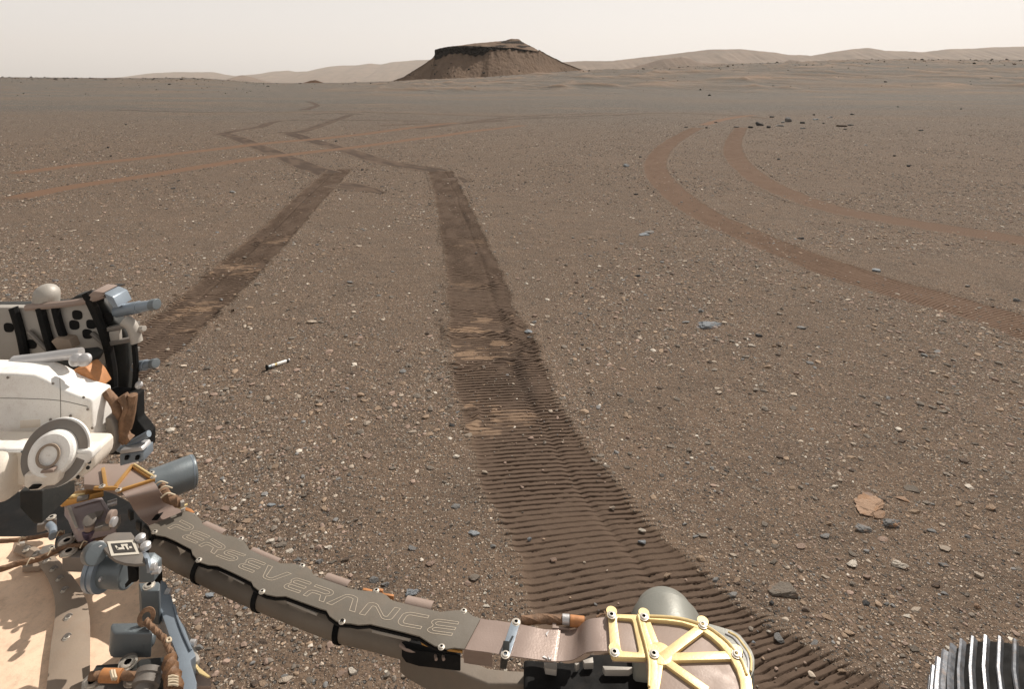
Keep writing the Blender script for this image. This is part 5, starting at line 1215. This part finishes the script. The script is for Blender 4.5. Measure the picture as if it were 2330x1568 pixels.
MB().prism(fp('z1', [(815, 515), (895, 500), (900, 575), (830, 590)], DT-.002), (0, .01, 0)).build('pad', W_LGREY, tur, .002)
MB().tube(fp('z1', [(935, 425), (985, 460), (1012, 520), (1030, 590)], DT-.01), .012, 12).build('rim_guard', W_LGREY, tur)
MB().tube(fp('z1', [(1010, 600), (1022, 760), (1015, 900), (1000, 1000)], DT-.006), .006, 8).build('rim_guard', W_DARK, tur)
MB().prism(fp('z1', [(660, 240), (700, 205), (780, 215), (750, 260), (700, 262)], DT-.01), (0, .05, 0)).build('top_cap', W_BROWN, tur, .003)
MB().prism(fp('z1', [(780, 220), (850, 250), (890, 330), (850, 335), (800, 270)], DT-.008), (0, .05, 0)).build('top_cap', W_STEEL, tur, .003)
for (a, b, r, dm) in (((880, 355), (1150, 308), 47, 0), ((1020, 775), (1150, 752), 40, 0)):
    A_, B_ = f1('z1', *a, DT+.02), f1('z1', *b, DT-.01); t = (B_-A_).normalized(); r_ = px('z1', r, DT)
    tb = MB().cyl(A_, A_.lerp(B_, .62), r_, r_*.96, 32).build('guide_post', W_STEEL, RV, label='blue grey guide post sticking out of the turret')
    MB().cyl(A_.lerp(B_, .62), A_.lerp(B_, .97), r_*.86, r_*.78, 32).build('post_neck', W_STEEL, tb)
    MB().cyl(A_.lerp(B_, .96), B_+t*.012, r_*.88, r_*.84, 32).build('post_tip', W_SLATE, tb, .001)
MB().cyl(f1('z1', 1030, 498, DT), f1('z1', 1085, 487, DT-.01), .009, .006).build('pin', W_LGREY, RV, .001)
MB().lathe(f1('z1', 1046, 912, DT-.02), (0.3, -1, .4), [(0, .008), (.003, .008), (.006, .005), (.007, .001)], 16).build('stud', W_SILVER, RV)
MB().lathe(f1('z1', 350, 235, DT+.02), (0.3, -.3, 1), [(-.03, .026), (0, .026), (.008, .025), (.015, .021), (.021, .014), (.024, .006), (.025, .001)], 36).build('dome', W_LGREY, RV)
# silver lever, orange bracket
MB().tube(fp('z1', [(100, 735), (300, 712), (450, 690), (610, 670)], 1.24), .011, 12).build('clamp_rod', W_SILVER, RV)
for x in (580, 642): MB().lathe(f1('z1', x, 722, 1.22), (0.1, -1, .3), [(0, .013), (.008, .012), (.012, .007), (.013, .001)], 20).build('stud', W_SILVER, RV)
MB().prism(fp('z1', [(300, 750), (420, 720), (620, 700), (670, 730), (640, 790), (540, 820), (420, 790)], 1.26), (0, .05, 0)).build('clamp_block', W_DARKG, RV, .004)
MB().prism(fp('z1', [(530, 812), (640, 778), (700, 850), (750, 940), (690, 950), (590, 880)], 1.235), (0, .04, 0)).build('clamp_bracket', W_ORANGE, RV, .004)
# big white instrument box and rounded boom below
MB().prism(fp('z1', [(-515, 815), (105, 827), (255, 837), (345, 875), (465, 945), (585, 995), (687, 1023), (695, 1215), (711, 1515), (-515, 1515)], 1.18), (0, .06, 0)).build('instrument_box', W_WHITE, RV, .006, label='large sunlit white painted instrument box')
MB().prism(fp('z1', [(786, 1160), (830, 1160), (860, 1230), (870, 1330), (850, 1430), (800, 1440)], 1.20), (0, .05, 0)).build('box_ear', W_GREY, RV, .004)
bo = MB().prism([F(x, y, 1.10) for x, y in T('A', [(-420, 60), (1290, 90), (1315, 150), (1316, 240), (1300, 320), (1250, 405), (1170, 462), (1090, 508), (980, 540), (820, 580), (600, 592), (300, 600), (-420, 600)])], (0, .06, 0)).build('boom', W_CREAM, RV, .016, label='rounded cream white boom end with small screws')
MB().prism([F(x, y, 1.092) for x, y in T('A', [(-420, 60), (1285, 90), (1290, 200), (1220, 290), (900, 330), (600, 130), (-420, 150)])], (0, .03, 0)).build('boom_top', W_WHITE, bo, .008)
MB().cyl(f1('A', -480, 400, 1.10), f1('A', 250, 400, 1.10), .046, seg=48, dome=.02).build('boom_can', W_CREAM, RV)
hc = f1('A', 640, 250, 1.07)
hub = MB().lathe(hc+Vector((0, .03, 0)), (0.12, -1, .35), [(0, .057), (.006, .057), (.007, .054), (.004, .053), (.004, .040), (.022, .038), (.026, .034), (.027, .001)], 56, False).build('hub', W_WHITE, RV, label='white hub with a dark annular gap')
MB().lathe(hc+Vector((0, .026, .001)), (0.12, -1, .35), [(.006, .056), (.0062, .040)], 56, False).build('hub_gap', W_GREY, hub)
MB().lathe(hc+Vector((0.004, .002, .010)), (0.12, -1, .35), [(0, .020), (.003, .020), (.003, .016), (0, .016)], 40, False).build('hub_ring', W_BAND, hub)
MB().prism(fp('A', [(330, 430), (460, 425), (560, 420), (760, 380), (830, 390), (800, 560), (760, 585), (640, 600), (560, 650), (420, 660), (330, 600)], 1.065), (0, .04, 0)).build('boom_bracket', W_CREAM, RV, .004)
MB().prism([F(x, y, 1.058) for x, y in rrect(T('A', [(405, 600), (550, 590), (545, 630), (400, 640)]), 5, .4)], (0, .01, 0)).build('slot', W_DARK, RV)
MB().prism([F(x, y, 1.058) for x, y in rrect(T('A', [(575, 372), (750, 352), (745, 400), (565, 412)]), 5, .3)], (0, .01, 0)).build('slot', W_BROWN, RV)
for x, y in ((1115, 340), (1260, 250), (1265, 200), (1240, 330), (1100, 462), (1000, 380)): MB().lathe(f1('A', x, y, 1.099), (0, -1, 0), [(0, .0035), (.0015, .003)], 14).build('screw', W_DARKG, bo)
for x, y in ((60, 800), (400, 845), (630, 950), (695, 1180), (380, 1118), (530, 1090), (660, 1040)):
    MB().lathe(f1('z1', x-95+95, y+55, 1.178), (0, -1, 0), [(0, .0028), (.001, .0026), (.0015, .001)], 12).build('screw', W_GREY, RV)
MB().tube(fp('z1', [(-60, 1010), (200, 1015), (450, 1030), (660, 1075)], 1.1797), .0006, 6).build('panel_seam', W_GREY, RV)
MB().tube(fp('z1', [(450, 860), (455, 1030), (460, 1460)], 1.1797), .0006, 6).build('panel_seam', W_GREY, RV)
MB().prism(fp('z1', [(150, 1180), (300, 1172), (300, 1230), (150, 1240)], 1.179), (0, .004, 0)).build('patch', W_CREAM, RV, .001)
# cables and dark bracket right of the box
for pts, r in (([(790, 960), (850, 1030), (885, 1120), (870, 1220)], .012), ([(920, 990), (965, 1080), (930, 1200), (940, 1290), (980, 1330)], .014), ([(1000, 985), (985, 1110), (955, 1240)], .012), ([(870, 1240), (910, 1290), (960, 1330)], .014)):
    MB().tube(fp('z1', pts, 1.22), r*.75, 10, .1, .05).build('cable_bundle', W_CABLE, RV)
MB().prism(fp('z1', [(790, 970), (1025, 990), (1030, 1180), (1075, 1235), (1115, 1290), (1112, 1400), (1080, 1420), (900, 1440), (800, 1440)], 1.31), (0, .03, 0)).build('cable_guard', W_DARK, RV, .004)
MB().tube(fp('z1', [(835, 1310), (880, 1370), (910, 1395)], 1.25), .007, 10).build('guard_rod', W_STEEL, RV)
MB().tube(fp('z1', [(905, 1398), (1000, 1345), (1120, 1278)], 1.25), .007, 10).build('guard_rod', W_STEEL, RV)
gb = MB().prism(fp('z1', [(896, 1440), (1080, 1412), (1080, 1488), (1000, 1500), (900, 1526)], 1.24), (0, .035, 0)).build('lower_box', W_STEEL, RV, .003)
MB().prism(fp('z1', [(900, 1405), (1060, 1380), (1078, 1410), (898, 1438)], 1.23), (0, .03, 0)).build('box_lid', W_SILVER, gb, .003)
for x in (955, 1035): MB().cyl(f1('z1', x, 1448, 1.236), f1('z1', x-4, 1470, 1.236), .004).build('slot', W_DARK, gb)

# ---- ribbed wheel at the lower right
wA = Vector((math.sin(R(38)), math.cos(R(38)), 0)); wP = Vector((wA.y, -wA.x, 0)); wr, ww = .252, .46
wc = Vector((1.440, 1.595, .2645))-wA*ww/2
def wd(an): return wP*math.cos(an)+UP*math.sin(an)
wheel = bpy.data.objects.new('wheel', None); wheel.location = (0, 0, 0); link(wheel, parent=RV, label='ribbed bare metal wheel at lower right')
MB().lathe(wc-wA*ww/2, wA, [(0, wr-.02), (.004, wr-.004), (.03, wr), (ww-.03, wr), (ww-.004, wr-.004), (ww, wr-.02), (ww, wr-.035), (.05, wr-.035)], 96, False).build('rim', W_DARK, wheel)
gr_ = MB()
for i in range(48):
    an = 2*math.pi*i/48; d_ = wd(an); t_ = wd(an+math.pi/2)
    rows = []
    for q_ in (-.5, -.25, 0, .25, .5):
        y = q_*ww*.98; off = t_*(.006*math.sin(q_*6.28))
        c = wc+wA*y+off; rows.append([c+t_*.0055+d_*(wr-.001), c+t_*.0045+d_*(wr+.009), c+t_*.001+d_*(wr+.0125), c-t_*.003+d_*(wr+.010), c-t_*.0055+d_*(wr-.001)])
    gr_.sheet(rows, .001)
gr_.build('tread', W_WHEEL, wheel)
hubp = MB().lathe(wc-wA*.05, wA, [(0, .05), (.1, .05)], 32); hubp.build('hub', W_DARKG, wheel)
for i in range(6):
    an = math.pi*i/3; MB().bar(wc+wd(an)*.045, wc+wd(an)*(wr-.03), .05, .006, up=-wA).build('spoke', W_STEEL, wheel)

# ---- dropped sample tube
tA, tB = G(606, 841, .017), G(659, 823, .010); tB = tA+(tB-tA).normalized()*.178
tube = bpy.data.objects.new('sample_tube', None); tube.location = (0, 0, 0)
link(tube, label='shiny metal sample tube with a dark flanged end lying on the gravel', cat='tube')
gz = float(land(np.array([tA.x]), np.array([tA.y]))[0]); tA.z += gz+.002; tB.z += gz+.002; ax = (tB-tA).normalized()
def seg(name, mat, prof, **k): return MB().lathe(tA, ax, prof, 32).build(name, mat, tube, **k)
seg('flange', W_DARK, [(0, .0175), (.002, .0195), (.004, .0195), (.010, .013), (.012, .012)])
seg('collar', W_SLATE, [(.0122, .012), (.020, .0123), (.021, .0118), (.028, .0123), (.029, .0118), (.036, .0123)])
seg('shoulder', W_SILVER, [(.0362, .0118), (.050, .0128), (.058, .0128), (.060, .011)])
seg('neck', W_GOLD, [(.0602, .010), (.076, .0095), (.078, .0105)])
seg('body', W_WHITE, [(.0782, .0105), (.080, .0112), (.148, .0112), (.150, .0105)])
seg('seal', W_DARKG, [(.1502, .0095), (.166, .0095)])
seg('end_cap', W_SILVER, [(.1662, .010), (.168, .0115), (.174, .0115), (.178, .008)])
# ------------------------------------------------------------------ dusty air
bm = bmesh.new(); bmesh.ops.create_cube(bm, size=1.0)
bmesh.ops.scale(bm, vec=(39800, 39800, 1600), verts=bm.verts); bmesh.ops.translate(bm, vec=(0, 0, 800-130), verts=bm.verts)
me = bpy.data.meshes.new('haze'); bm.to_mesh(me); bm.free()
hm = bpy.data.materials.new('haze'); hm.use_nodes = True; hm.node_tree.nodes.clear()
ho = hm.node_tree.nodes.new('ShaderNodeOutputMaterial'); hv = hm.node_tree.nodes.new('ShaderNodeVolumePrincipled')
hv.inputs['Color'].default_value = (0.95, 0.905, 0.86, 1); hv.inputs['Density'].default_value = 0.000032; hv.inputs['Anisotropy'].default_value = 0.2
hm.node_tree.links.new(hv.outputs[0], ho.inputs['Volume']); me.materials.append(hm)
link(bpy.data.objects.new('haze', me), label='thin dusty haze hanging over the plain and crater rim', cat='haze', kind='stuff')
